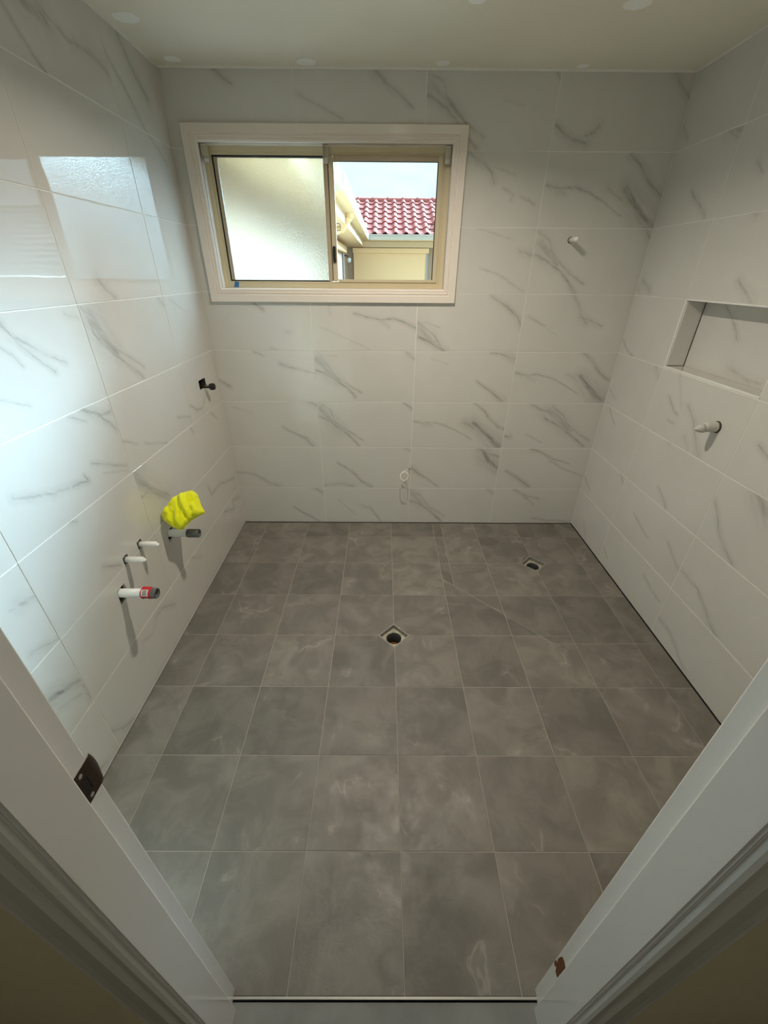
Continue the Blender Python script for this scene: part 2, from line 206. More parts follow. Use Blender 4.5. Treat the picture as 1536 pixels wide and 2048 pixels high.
def glass_clear():
    m = bpy.data.materials.new('clear_glass'); m.use_nodes = True; nt = m.node_tree; N = nt.nodes; L = nt.links; N.clear()
    o = N.new('ShaderNodeOutputMaterial'); mx = N.new('ShaderNodeMixShader'); t = N.new('ShaderNodeBsdfTransparent'); g = N.new('ShaderNodeBsdfGlossy')
    t.inputs[0].default_value = (.97, .985, .975, 1); g.inputs['Roughness'].default_value = 0.01
    f = N.new('ShaderNodeFresnel'); f.inputs[0].default_value = 1.5
    L.new(f.outputs[0], mx.inputs[0]); L.new(t.outputs[0], mx.inputs[1]); L.new(g.outputs[0], mx.inputs[2]); L.new(mx.outputs[0], o.inputs[0]); return m
def glass_frosted():
    m = mat('obscure_glass', (.44, .45, .43), .32, trans=1, ior=1.3)
    nt = m.node_tree; N = nt.nodes; L = nt.links; tc = N.new('ShaderNodeTexCoord')
    v = N.new('ShaderNodeTexVoronoi'); v.inputs['Scale'].default_value = 160; v.feature = 'SMOOTH_F1'
    L.new(tc.outputs['Object'], v.inputs['Vector']); bu = N.new('ShaderNodeBump'); bu.inputs['Strength'].default_value = .35
    bu.inputs['Distance'].default_value = .003; L.new(v.outputs['Distance'], bu.inputs['Height']); L.new(bu.outputs[0], N['Principled BSDF'].inputs['Normal'])
    tr = N.new('ShaderNodeBsdfTranslucent'); tr.inputs[0].default_value = (.95, .80, .55, 1); mx = N.new('ShaderNodeMixShader'); mx.inputs[0].default_value = .005
    L.new(N['Principled BSDF'].outputs[0], mx.inputs[1]); L.new(tr.outputs[0], mx.inputs[2]); L.new(mx.outputs[0], N['Material Output'].inputs['Surface'])
    return m
M['glass'] = glass_clear(); M['frost'] = glass_frosted()

def warp_group():
    g = bpy.data.node_groups.new('print_warp', 'ShaderNodeTree')
    g.interface.new_socket('P', in_out='INPUT', socket_type='NodeSocketVector')
    g.interface.new_socket('P', in_out='OUTPUT', socket_type='NodeSocketVector')
    g.interface.new_socket('Streak', in_out='OUTPUT', socket_type='NodeSocketFloat')
    g.interface.new_socket('Cloud', in_out='OUTPUT', socket_type='NodeSocketFloat')
    N = g.nodes; L = g.links; gi = N.new('NodeGroupInput'); go = N.new('NodeGroupOutput')
    oi = N.new('ShaderNodeObjectInfo'); cb = N.new('ShaderNodeVectorMath'); cb.operation = 'MULTIPLY_ADD'
    cb.inputs[1].default_value = (37, 21, 53); L.new(oi.outputs['Random'], cb.inputs[0]); L.new(gi.outputs['P'], cb.inputs[2])
    def no(sc, det, ro, amp, src):
        n = N.new('ShaderNodeTexNoise'); n.inputs['Scale'].default_value = sc; n.inputs['Detail'].default_value = det; n.inputs['Roughness'].default_value = ro
        L.new(cb.outputs[0], n.inputs['Vector'])
        s = N.new('ShaderNodeVectorMath'); s.operation = 'SUBTRACT'; s.inputs[1].default_value = (.5, .5, .5); L.new(n.outputs['Color'], s.inputs[0])
        a = N.new('ShaderNodeVectorMath'); a.operation = 'MULTIPLY_ADD'; a.inputs[1].default_value = (amp, amp, 0); L.new(s.outputs[0], a.inputs[0]); L.new(src, a.inputs[2])
        return a.outputs[0]
    p = no(14, 2, .5, .014, gi.outputs['P']); p = no(60, 5, .7, .016, p)
    L.new(p, go.inputs['P'])
    mp = N.new('ShaderNodeMapping'); mp.inputs['Scale'].default_value = (13, 70, 1)
    mr_ = N.new('ShaderNodeMapping'); mr_.inputs['Rotation'].default_value = (0, 0, R(42)); L.new(cb.outputs[0], mr_.inputs[0]); L.new(mr_.outputs[0], mp.inputs[0])
    n = N.new('ShaderNodeTexNoise'); n.inputs['Scale'].default_value = 1; n.inputs['Detail'].default_value = 3; L.new(mp.outputs[0], n.inputs['Vector'])
    mr = N.new('ShaderNodeMapRange'); mr.inputs['From Min'].default_value = .3; mr.inputs['From Max'].default_value = .65
    mr.inputs['To Min'].default_value = .45; mr.inputs['To Max'].default_value = 1.1; L.new(n.outputs['Fac'], mr.inputs['Value']); L.new(mr.outputs[0], go.inputs['Streak'])
    n2 = N.new('ShaderNodeTexNoise'); n2.inputs['Scale'].default_value = 5; n2.inputs['Detail'].default_value = 5; L.new(cb.outputs[0], n2.inputs['Vector'])
    L.new(n2.outputs['Fac'], go.inputs['Cloud'])
    return g
def seg_group():
    g = bpy.data.node_groups.new('print_stroke', 'ShaderNodeTree')
    for n, t in (('P', 'Vector'), ('A', 'Vector'), ('D', 'Vector'), ('I', 'Float'), ('W0', 'Float'), ('W1', 'Float'), ('Alpha', 'Float')):
        g.interface.new_socket(n, in_out='INPUT', socket_type='NodeSocket'+t)
    g.interface.new_socket('Mask', in_out='OUTPUT', socket_type='NodeSocketFloat')
    N = g.nodes; L = g.links; gi = N.new('NodeGroupInput'); go = N.new('NodeGroupOutput')
    def vm(op, a, b=None, out=0):
        n = N.new('ShaderNodeVectorMath'); n.operation = op; L.new(a, n.inputs[0])
        if b is not None: L.new(b, n.inputs[3] if op == 'SCALE' else n.inputs[1])
        return n.outputs[out]
    pa = vm('SUBTRACT', gi.outputs['P'], gi.outputs['A']); dt = vm('DOT_PRODUCT', pa, gi.outputs['D'], 'Value')
    h = N.new('ShaderNodeMath'); h.operation = 'MULTIPLY'; h.use_clamp = True; L.new(dt, h.inputs[0]); L.new(gi.outputs['I'], h.inputs[1])
    d = vm('LENGTH', vm('SUBTRACT', pa, vm('SCALE', gi.outputs['D'], h.outputs[0])), None, 'Value')
    w = N.new('ShaderNodeMapRange'); L.new(h.outputs[0], w.inputs['Value']); L.new(gi.outputs['W0'], w.inputs['To Min']); L.new(gi.outputs['W1'], w.inputs['To Max'])
    m = N.new('ShaderNodeMapRange'); m.interpolation_type = 'SMOOTHSTEP'; L.new(d, m.inputs['Value']); m.inputs['From Min'].default_value = 0
    L.new(w.outputs[0], m.inputs['From Max']); L.new(gi.outputs['Alpha'], m.inputs['To Min']); m.inputs['To Max'].default_value = 0
    # feathered halo round the stroke
    w2 = N.new('ShaderNodeMath'); w2.operation = 'MULTIPLY'; w2.inputs[1].default_value = 2.8; L.new(w.outputs[0], w2.inputs[0])
    a2 = N.new('ShaderNodeMath'); a2.operation = 'MULTIPLY'; a2.inputs[1].default_value = .42; L.new(gi.outputs['Alpha'], a2.inputs[0])
    m2 = N.new('ShaderNodeMapRange'); m2.interpolation_type = 'SMOOTHSTEP'; L.new(d, m2.inputs['Value']); m2.inputs['From Min'].default_value = 0
    L.new(w2.outputs[0], m2.inputs['From Max']); L.new(a2.outputs[0], m2.inputs['To Min']); m2.inputs['To Max'].default_value = 0
    mm = N.new('ShaderNodeMath'); mm.operation = 'MAXIMUM'; L.new(m.outputs[0], mm.inputs[0]); L.new(m2.outputs[0], mm.inputs[1])
    L.new(mm.outputs[0], go.inputs['Mask']); return g
WG, SG = warp_group(), seg_group()
def marble(name, segs):
    """polished white porcelain with the grey strokes printed on this one tile (local metres)"""
    m = bpy.data.materials.new(name); m.use_nodes = True; nt = m.node_tree; N = nt.nodes; L = nt.links; b = N['Principled BSDF']
    tc = N.new('ShaderNodeTexCoord'); wg = N.new('ShaderNodeGroup'); wg.node_tree = WG; L.new(tc.outputs['Object'], wg.inputs[0])
    acc = None
    flat = N.new('ShaderNodeVectorMath'); flat.operation = 'MULTIPLY'; flat.inputs[1].default_value = (1, 1, 0); L.new(wg.outputs['P'], flat.inputs[0])
    for x0, y0, x1, y1, w0, w1, a in segs:
        s = N.new('ShaderNodeGroup'); s.node_tree = SG; L.new(flat.outputs[0], s.inputs['P'])
        dx, dy = (x1-x0)/1000, (y1-y0)/1000
        s.inputs['A'].default_value = (x0/1000, y0/1000, 0); s.inputs['D'].default_value = (dx, dy, 0)
        s.inputs['I'].default_value = 1/max(1e-6, dx*dx+dy*dy)
        s.inputs['W0'].default_value = w0/1000*1.35; s.inputs['W1'].default_value = w1/1000*1.35; s.inputs['Alpha'].default_value = min(.8, a/100*(1.6 if max(w0, w1) >= 18 else 1.0))
        if acc is None: acc = s.outputs[0]
        else:
            mx = N.new('ShaderNodeMath'); mx.operation = 'MAXIMUM'; L.new(acc, mx.inputs[0]); L.new(s.outputs[0], mx.inputs[1]); acc = mx.outputs[0]
    base = N.new('ShaderNodeMix'); base.data_type = 'RGBA'; base.inputs['A'].default_value = (.60, .588, .56, 1); base.inputs['B'].default_value = (.67, .657, .63, 1)
    L.new(wg.outputs['Cloud'], base.inputs['Factor']); col = base.outputs['Result']
    if acc is not None:
        k = N.new('ShaderNodeMath'); k.operation = 'MULTIPLY'; L.new(acc, k.inputs[0]); L.new(wg.outputs['Streak'], k.inputs[1])
        c = N.new('ShaderNodeMix'); c.data_type = 'RGBA'; L.new(k.outputs[0], c.inputs['Factor']); L.new(col, c.inputs['A']); c.inputs['B'].default_value = (.17, .17, .155, 1); col = c.outputs['Result']
    L.new(col, b.inputs['Base Color']); b.inputs['Roughness'].default_value = .022; b.inputs['IOR'].default_value = 1.65
    n = N.new('ShaderNodeTexNoise'); n.inputs['Scale'].default_value = 9; n.inputs['Detail'].default_value = 3; L.new(tc.outputs['Object'], n.inputs['Vector'])
    bu = N.new('ShaderNodeBump'); bu.inputs['Strength'].default_value = .25; bu.inputs['Distance'].default_value = .0007; L.new(n.outputs['Fac'], bu.inputs['Height']); L.new(bu.outputs[0], b.inputs['Normal'])
    return m
M['marble_plain'] = marble('porcelain_marble', [])
def floor_mat():
    m = bpy.data.materials.new('matt_grey_stone_porcelain'); m.use_nodes = True; nt = m.node_tree; N = nt.nodes; L = nt.links; b = N['Principled BSDF']
    tc = N.new('ShaderNodeTexCoord'); oi = N.new('ShaderNodeObjectInfo')
    off = N.new('ShaderNodeVectorMath'); off.operation = 'MULTIPLY_ADD'; off.inputs[1].default_value = (91, 47, 13); L.new(oi.outputs['Random'], off.inputs[0]); L.new(tc.outputs['Object'], off.inputs[2])
    def noi(sc, det, ro, dist=0, kind=None):
        n = N.new('ShaderNodeTexNoise'); n.inputs['Scale'].default_value = sc; n.inputs['Detail'].default_value = det; n.inputs['Roughness'].default_value = ro; n.inputs['Distortion'].default_value = dist
        L.new(off.outputs[0], n.inputs['Vector']); return n.outputs['Fac']
    def mr(src, a, b_, c, d, sm=True):
        r = N.new('ShaderNodeMapRange'); r.interpolation_type = 'SMOOTHSTEP' if sm else 'LINEAR'
        for i, v in zip(('From Min', 'From Max', 'To Min', 'To Max'), (a, b_, c, d)): r.inputs[i].default_value = v
        L.new(src, r.inputs['Value']); return r.outputs[0]
    def mix(f, A, B):
        x = N.new('ShaderNodeMix'); x.data_type = 'RGBA'; L.new(f, x.inputs['Factor'])
        for k, v in (('A', A), ('B', B)):
            if isinstance(v, tuple): x.inputs[k].default_value = (*v, 1)
            else: L.new(v, x.inputs[k])
        return x.outputs['Result']
    def mul(a, b_):
        x = N.new('ShaderNodeMath'); x.operation = 'MULTIPLY'; L.new(a, x.inputs[0]); L.new(b_, x.inputs[1]); return x.outputs[0]
    col = mix(mr(noi(7, 6, .6, .6), .35, .68, 0, 1), (.142, .131, .115), (.214, .200, .177))
    col = mix(mr(noi(3, 2, .5), .45, .7, 0, .35), col, (.165, .140, .125))
    # thin pale veins: where a smooth field crosses its middle value, gated to a few places
    ab = N.new('ShaderNodeMath'); ab.operation = 'SUBTRACT'; ab.inputs[1].default_value = .5; L.new(noi(3.2, 5, .55, .5), ab.inputs[0])
    a2 = N.new('ShaderNodeMath'); a2.operation = 'ABSOLUTE'; L.new(ab.outputs[0], a2.inputs[0])
    gate = mr(noi(5.5, 2, .5), .54, .72, 0, 1)
    col = mix(mul(mr(a2.outputs[0], 0, .012, .55, 0), gate), col, (.36, .335, .30))
    col = mix(mul(mr(a2.outputs[0], 0, .05, .28, 0), gate), col, (.34, .31, .28))
    col = mix(mr(noi(60, 4, .7), .62, .78, 0, .3), col, (.36, .34, .31))
    # every tile leaves the kiln a little lighter or darker
    hsv = N.new('ShaderNodeHueSaturation'); L.new(mr(oi.outputs['Random'], 0, 1, .86, 1.16, False), hsv.inputs['Value']); L.new(col, hsv.inputs['Color'])
    L.new(hsv.outputs[0], b.inputs['Base Color'])
    b.inputs['Roughness'].default_value = .52; L.new(mr(noi(12, 4, .6), .3, .7, .42, .6), b.inputs['Roughness'])
    h = N.new('ShaderNodeBump'); h.inputs['Strength'].default_value = .55; h.inputs['Distance'].default_value = .0022
    L.new(noi(26, 7, .62, .4), h.inputs['Height']); L.new(h.outputs[0], b.inputs['Normal'])
    return m
M['stone'] = floor_mat()
# ------------------------------------------------------------------ tiles
def offset_poly(poly, d):
    """inset of a counter-clockwise polygon by d"""
    n = len(poly); out = []
    for i in range(n):
        p0, p1, p2 = Vector(poly[i-1]), Vector(poly[i]), Vector(poly[(i+1) % n])
        e1 = (p1-p0).normalized(); e2 = (p2-p1).normalized()
        n1 = Vector((-e1.y, e1.x)); n2 = Vector((-e2.y, e2.x))
        k = 1+n1.dot(n2); out.append(tuple(p1+(n1+n2)*(d/k if k > .1 else d)))
    return out
def poly_tile(poly, thick=.008, gap=.003, ch=.0008):
    """top face at local z=0, chamfered arris"""
    a = offset_poly(poly, gap/2); b = offset_poly(a, ch); n = len(poly); mb = MB()
    vs = [(x, y, -thick) for x, y in a]+[(x, y, -ch) for x, y in a]+[(x, y, 0) for x, y in b]
    fs = [tuple(range(n-1, -1, -1)), tuple(range(2*n, 3*n))]
    for j in (0, 1): fs += [(j*n+i, j*n+(i+1) % n, (j+1)*n+(i+1) % n, (j+1)*n+i) for i in range(n)]
    mb.add(vs, fs); return mb.mesh('tile')
def clip(poly, a, b, c):
    """keep a*x+b*y<=c"""
    out = []
    for i in range(len(poly)):
        p, q = poly[i], poly[(i+1) % len(poly)]; dp = a*p[0]+b*p[1]-c; dq = a*q[0]+b*q[1]-c
        if dp <= 1e-9: out.append(p)
        if (dp < -1e-9 and dq > 1e-9) or (dp > 1e-9 and dq < -1e-9):
            t = dp/(dp-dq); out.append((p[0]+(q[0]-p[0])*t, p[1]+(q[1]-p[1])*t))
    return out
def cells_mesh(x0, y0, x1, y1, holes, z0, z1):
    """slab x0..x1 by y0..y1 between z0 and z1 with rectangular holes"""
    holes = [h for h in holes if h[0] < x1 and h[2] > x0 and h[1] < y1 and h[3] > y0]
    xs = sorted({x0, x1, *[min(max(v, x0), x1) for h in holes for v in (h[0], h[2])]}); ys = sorted({y0, y1, *[min(max(v, y0), y1) for h in holes for v in (h[1], h[3])]})
    full = {}
    for i in range(len(xs)-1):
        for j in range(len(ys)-1):
            cx, cy = (xs[i]+xs[i+1])/2, (ys[j]+ys[j+1])/2
            full[i, j] = not any(h[0] < cx < h[2] and h[1] < cy < h[3] for h in holes)
    vid = {}; vs = []; fs = []
    def V(i, j, k):
        if (i, j, k) not in vid: vid[i, j, k] = len(vs); vs.append((xs[i], ys[j], (z0, z1)[k]))
        return vid[i, j, k]
    for (i, j), on in full.items():
        if not on: continue
        fs += [(V(i,j,1),V(i+1,j,1),V(i+1,j+1,1),V(i,j+1,1)), (V(i,j+1,0),V(i+1,j+1,0),V(i+1,j,0),V(i,j,0))]
        if not full.get((i-1, j)): fs.append((V(i,j,0),V(i,j,1),V(i,j+1,1),V(i,j+1,0)))
        if not full.get((i+1, j)): fs.append((V(i+1,j+1,0),V(i+1,j+1,1),V(i+1,j,1),V(i+1,j,0)))
        if not full.get((i, j-1)): fs.append((V(i+1,j,0),V(i+1,j,1),V(i,j,1),V(i,j,0)))
        if not full.get((i, j+1)): fs.append((V(i,j+1,0),V(i,j+1,1),V(i+1,j+1,1),V(i+1,j+1,0)))
    return MB().add(vs, fs) if fs else None
ROT = {'B': Matrix(((1,0,0),(0,0,-1),(0,1,0))), 'L': Matrix(((0,0,1),(1,0,0),(0,1,0))), 'R': Matrix(((0,0,-1),(-1,0,0),(0,1,0)))}
ORG = {'B': Vector((0, 0, 0)), 'L': Vector((XL, 0, 0)), 'R': Vector((XR, 0, 0))}
GRID = {'B': [XL, 0, .602, 1.204, XR], 'L': [YF, -2.2589, -1.6569, -1.0549, -.4529, 0], 'R': [0, .4438, 1.0458, 1.6478, 2.2498, -YF]}
PIPE_HOLES = [(-1.375, .472, -1.321, .533), (-1.283, .588, -1.249, .624), (-1.177, .588, -1.144, .624), (-.958, .476, -.905, .533), (-.273, 1.023, -.182, 1.071)]
HOLES = {'B': [(-.505, 1.48, .770, 2.149)], 'L': PIPE_HOLES, 'R': [(.452, 1.195, 1.0458, 1.492)]}
NAMES = {'B': 'wall_back', 'L': 'wall_left', 'R': 'wall_right'}
def frame_of(w, s, t, d=0):
    """world matrix of a wall-local frame at wall coordinates s, t and depth d out of the wall"""
    m = ROT[w].to_4x4(); m.translation = ORG[w]+ROT[w] @ Vector((s, t, d)); return m
def tiled_wall(w):
    G = GRID[w]; holes = HOLES[w]; TH = .009
    sub = cells_mesh(G[0]-(.12 if w != 'B' else .13), -.08, G[-1]+(.02 if w != 'B' else .13), ZC+.0, holes, -TH-.11, -.0014)
    root = link(NAMES[w], sub.mesh(), M['grout_wall']); root.matrix_world = frame_of(w, 0, 0); tag(root, kind='structure')
    bpy.context.view_layer.update()
    for i in range(len(G)-1):
        for j in range(len(BZ)-1):
            x0, x1, y0, y1 = G[i], G[i+1], BZ[j], BZ[j+1]
            if x1-x0 < .01: continue
            cx, cy = (x0+x1)/2, (y0+y1)/2
            hs = [h for h in holes if h[0] < x1-.002 and h[2] > x0+.002 and h[1] < y1-.002 and h[3] > y0+.002]
            z0 = y0+(.0045 if j == 0 else 0)
            if w == 'R' and i == 1 and j == 4: continue
            if hs:
                mb = cells_mesh(x0+.0015-cx, z0+.0015-cy, x1-.0015-cx, y1-.0015-cy, [(h[0]-cx, h[1]-cy, h[2]-cx, h[3]-cy) for h in hs], -TH, 0)
                if mb is None: continue
                me = mb.mesh('tile')
            else: me = poly_tile([(x0-cx, z0-cy), (x1-cx, z0-cy), (x1-cx, y1-cy), (x0-cx, y1-cy)])
            key = w+str(i)+str(j)
            if key not in VEINS and ((w == 'L' and i <= 1) or (w == 'R' and i >= 2)):     # tiles beyond the photograph's frame carry prints too
                rq = random.Random(key); VEINS[key] = []
                for _ in range(rq.randint(2, 4)):
                    x, y = rq.uniform(-260, 120), rq.uniform(-40, 130); w_ = rq.uniform(5, 12)
                    for _k in range(rq.randint(2, 4)):
                        x2, y2 = x+rq.uniform(25, 60), y-rq.uniform(12, 45); VEINS[key].append((x, y, x2, y2, w_, w_*rq.uniform(.6, 1.3), 38)); x, y = x2, y2
            m = marble('porcelain_marble', VEINS[key]) if key in VEINS else M['marble_plain']
            o = link('tile', me, m, root, loc=(cx, cy, 0))
    return root
wall_back = tiled_wall('B'); wall_left = tiled_wall('L'); wall_right = tiled_wall('R')
# dark cavity behind the pipe openings of the left wall
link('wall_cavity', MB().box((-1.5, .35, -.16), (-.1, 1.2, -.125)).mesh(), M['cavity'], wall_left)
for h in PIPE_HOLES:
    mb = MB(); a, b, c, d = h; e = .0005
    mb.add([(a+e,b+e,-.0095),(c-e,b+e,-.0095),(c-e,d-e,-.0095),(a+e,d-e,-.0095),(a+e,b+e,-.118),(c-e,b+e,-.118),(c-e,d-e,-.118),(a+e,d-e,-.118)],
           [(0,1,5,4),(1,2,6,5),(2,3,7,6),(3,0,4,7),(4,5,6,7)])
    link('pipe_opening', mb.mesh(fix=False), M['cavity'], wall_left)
# ------------------------------------------------------------------ recessed shelf niche in the right wall
def niche():
    s0, s1, t0, t1, d = .452, 1.0458, 1.195, 1.492, .09; W = wall_right
    def T(name, poly, mtx, m=None, **kw):
        o = link(name, poly_tile(poly, .006, .001, .0006), m or M['marble_plain'], W); o.matrix_local = mtx; return o
    cx, cy = (.4438+1.0458)/2, (1.19+1.492)/2
    T('tile', [(s0-cx, t0-cy), (s1-cx, t0-cy), (s1-cx, t1-cy), (s0-cx, t1-cy)], Matrix.Translation((cx, cy, -d)), marble('porcelain_marble', VEINS['N00']))
    hd = d/2-.004
    # sill, head and the two reveals: local frames face into the niche
    def fr(origin, x, y):
        x, y = Vector(x), Vector(y); z = x.cross(y); m = Matrix((x, y, z)).transposed().to_4x4(); m.translation = Vector(origin); return m
    hw, hh = (s1-s0)/2, (t1-t0)/2
    q = lambda a, b: [(-a, -b), (a, -b), (a, b), (-a, b)]
    T('niche_sill', q(hw, hd), fr(((s0+s1)/2, t0+.006, -d/2-.001), (1,0,0), (0,0,-1)))
    T('niche_head', q(hw, hd), fr(((s0+s1)/2, t1-.004, -d/2-.001), (1,0,0), (0,0,1)))
    T('niche_reveal', q(hh-.007, hd), fr((s0+.006, (t0+t1)/2, -d/2-.001), (0,1,0), (0,0,1)))
    T('niche_reveal', q(hh-.007, hd), fr((s1-.006, (t0+t1)/2, -d/2-.001), (0,1,0), (0,0,-1)))
    # white mitre beads around the mouth, a wider one on the sill
    for nm, a, b in (('niche_bead', (s0-.003, t0-.003, -.006), (s1+.003, t0+.006, .0006)), ('niche_bead', (s0-.003, t1-.004, -.006), (s1+.003, t1+.002, .0006)),
                     ('niche_bead', (s0-.003, t0, -.006), (s0+.002, t1, .0006)), ('niche_bead', (s1-.002, t0, -.006), (s1+.003, t1, .0006))):
        MB().box(a, b).obj(nm, M['grout_wall'], W, bevel=.0008)
    MB().box((s0+.006, t0+.006, -.0895), (s0+.0078, t1-.004, -.0885)).box((s0+.006, t0+.006, -.0885), (s0+.0074, t0+.0076, -.004)).obj('open_joint', M['seal'], W)
    box('niche_back', (s0-.03, t0-.03, -.125), (s1+.03, t1+.03, -.100), M['slab'], W)
niche()
# white bead of filler where the tiles meet the ceiling
t = empty('trim_1', kind='structure')
box('cornice_bead', (XL, -.006, ZC-.007), (XR, .004, ZC+.001), M['grout_wall'], t)
box('cornice_bead', (XL-.003, YF, ZC-.007), (XL+.004, 0, ZC+.001), M['grout_wall'], t)
box('cornice_bead', (XR-.004, YF, ZC-.007), (XR+.003, 0, ZC+.001), M['grout_wall'], t)
# ------------------------------------------------------------------ floor
DR = [(.4740, -1.0865, .079), (1.3735, -.4865, .080)]
def make_floor():
    root = empty('floor', kind='structure')
    def plane(name, outer, holes, z, m):
        loops = [[Vector((x, y, 0)) for x, y in outer]]+[[Vector((x, y, 0)) for x, y in h] for h in holes]
        flat = [v for l in loops for v in l]; tris = tessellate_polygon(loops)
        me = MB().add([(v.x, v.y, z) for v in flat], [tuple(t_) for t_ in tris]).mesh(fix=False)
        o = link(name, me, m, root)
        bm = bmesh.new(); bm.from_mesh(me)
        for f in bm.faces:
            if f.normal.z < 0: f.normal_flip()
        bm.to_mesh(me); bm.free(); return o
    dia = [[(x+r, y), (x, y+r), (x-r, y), (x, y-r)] for x, y, r in DR]
    plane('grout_bed', [(XL+.004, YF), (XR-.006, YF), (XR-.006, -.006), (XL+.004, -.006)], dia, -.0014, M['grout_floor'])
    box('floor_slab', (XL-.13, YF-.08, -.22), (XR+.13, .13, -.14), M['slab'], root)
    for a, b in (((XL-.1, YF, -.14), (XL+.004, 0, -.006)), ((XR-.006, YF, -.14), (XR+.1, 0, -.006)), ((XL, -.006, -.14), (XR, .1, -.006))):
        box('floor_edge', a, b, M['slab'], root)
    box('perimeter_joint', (XR-.0030, YF, -.0055), (XR+.001, -.001, .0018), M['seal'], root)
    box('perimeter_joint', (XL+.002, -.0022, -.0055), (XR-.0045, .001, .0014), M['seal'], root)
    xs = [XL+.003]+[-.4244+.3*i for i in range(8)]+[XR-.005]; ys = [-.005]+[-.1865-.3*j for j in range(7)]+[YF]
    K = .135
    for i in range(len(xs)-1):
        for j in range(len(ys)-1):
            x0, x1, y1, y0 = xs[i], xs[i+1], ys[j], ys[j+1]
            if j == 3 and x0 > 1.37: y0 = -1.135
            if j == 4 and x0 > 1.37: y1 = -1.135
            P = [(x0, y0), (x1, y0), (x1, y1), (x0, y1)]; polys = [P]
            if abs(x0-.7756) < .01 and j in (0, 1): polys = [clip(P, 1, 0, .837), clip(P, -1, 0, -.837)]
            if abs(x0-.7756) < .01 and j == 2:
                up = clip(P, -1, -1, -K); polys = [clip(P, 1, 1, K), clip(up, 1, 0, .837), clip(up, -1, 0, -.837)]
            if j == 3 and abs(x0-.7756) < .01 or j == 3 and abs(x0-1.0756) < .01: polys = [clip(P, 1, 1, K), clip(P, -1, -1, -K)]
            if j == 4 and abs(x0-1.0756) < .01:
                polys = [[(x0, y0), (x1, y0), (x1, -1.135), (1.27, -1.135), (1.2215, y1), (x0, y1)], [(1.2225, y1), (1.27, -1.135), (x1, -1.135), (x1, y1)]]
                polys[1] = [(1.27, -1.135), (x1, -1.135), (x1, y1), (1.2225, y1)]
            for q in polys:
                for dx, dy, r in DR:
                    cx = sum(p[0] for p in q)/len(q); cy = sum(p[1] for p in q)/len(q)
                    if abs(cx-dx) < .32 and abs(cy-dy) < .32:
                        sx, sy = (1 if cx > dx else -1), (1 if cy > dy else -1)
                        if any(abs(p[0]-dx) < .01 and abs(p[1]-dy) < .01 for p in q): q = clip(q, -sx, -sy, -(sx*dx+sy*dy+r))
                if len(q) < 3: continue
                q2 = [q[0]]
                for p in q[1:]:
                    if math.hypot(p[0]-q2[-1][0], p[1]-q2[-1][1]) > 1e-4: q2.append(p)
                cx = sum(p[0] for p in q2)/len(q2); cy = sum(p[1] for p in q2)/len(q2)
                rnd = random.Random(i*31+j*7)
                o = link('tile', poly_tile([(p[0]-cx, p[1]-cy) for p in q2], .012, .0028, .0007), M['stone'], root, loc=(cx, cy, rnd.uniform(-.0005, .0003)))
    return root
random.seed(4)
floor = make_floor()
def drain(x, y, r, label):
    t = empty('floor_drain', (x, y, -.03), label=label, cat='floor drain')
    q = .998*r; mb = MB(); o = [(q, 0), (0, q), (-q, 0), (0, -q)]; k = q-.007; i_ = [(k, 0), (0, k), (-k, 0), (0, -k)]
    # square channel frame: outer wall, rim, inner wall
    vs = [(a, b, -.005) for a, b in o]+[(a, b, .0285) for a, b in o]+[(a, b, .0285) for a, b in i_]+[(a, b, .004) for a, b in i_]
    fs = []
    for j in range(3): fs += [(j*4+a, j*4+(a+1) % 4, (j+1)*4+(a+1) % 4, (j+1)*4+a) for a in range(4)]
    mb.add(vs, fs); mb.obj('drain_frame', M['drain_metal'], t)
    # mortar ledge with the round pipe mouth, slightly ragged
    n = 32; rr = .038; rnd = random.Random(int(x*1000)); vs = []
    for a in range(n):
        an = 2*math.pi*a/n; c, s = math.cos(an), math.sin(an); d = (k+.001)/(abs(c)+abs(s)); vs.append((c*d, s*d, .0042+rnd.uniform(0, .003)))
    for a in range(n):
        an = 2*math.pi*a/n; q3 = rr+rnd.uniform(0, .003); vs.append((math.cos(an)*q3, math.sin(an)*q3, .0075+rnd.uniform(0, .002)))
    for a in range(n):
        an = 2*math.pi*a/n; vs.append((math.cos(an)*rr, math.sin(an)*rr, .003))
    fs = []
    for j in range(2): fs += [(j*n+a, j*n+(a+1) % n, (j+1)*n+(a+1) % n, (j+1)*n+a) for a in range(n)]
    MB().add(vs, fs).obj('mortar_ledge', M['mortar'], t)
    MB().lathe([(rr, -.075), (rr, .004), (rr-.0025, .004), (rr-.0025, -.075)], 32, cap0=False, cap1=False).obj('drain_pipe', M['pvc_in'], t, smooth=True)
    MB().lathe([(rr-.003, -.062), (rr-.003, -.058)], 24).obj('trap_water', M['rust'], t)
    return t
drain(*DR[0], 'square floor drain without its grate in the middle of the grey tiled floor')
drain(*DR[1], 'square floor drain without its grate in the far right corner area of the grey floor')
# ------------------------------------------------------------------ ceiling with filled screw patches and the downlight
ceil = box('ceiling', (XL-.13, YF-.09, ZC), (XR+.13, .13, ZC+.12), M['plaster'], kind='structure')
def patch(x, y, r, seed):
    rnd = random.Random(seed); n = 24; p = [(math.cos(2*math.pi*k/n)*r*rnd.uniform(.92, 1.08), math.sin(2*math.pi*k/n)*r*.85*rnd.uniform(.92, 1.08)) for k in range(n)]
    mb = MB().prism(p, -.0006, .0003)
    o = link('plaster_patch', mb.mesh(), M['patch'], ceil); o.location = Vector((x, y, ZC))-Vector(ceil.location)
for k, (x, y, r) in enumerate([(-.518, -.398, .045), (.071, -.051, .042), (.663, -.050, .030), (1.262, -.515, .045), (1.28, -.035, .026), (-.499, -.068, .034), (.72, -.53, .03)]): patch(x, y, r, k)
dl = empty('downlight', (.50, -.98, ZC), label='small round recessed downlight set in the room ceiling', cat='light')
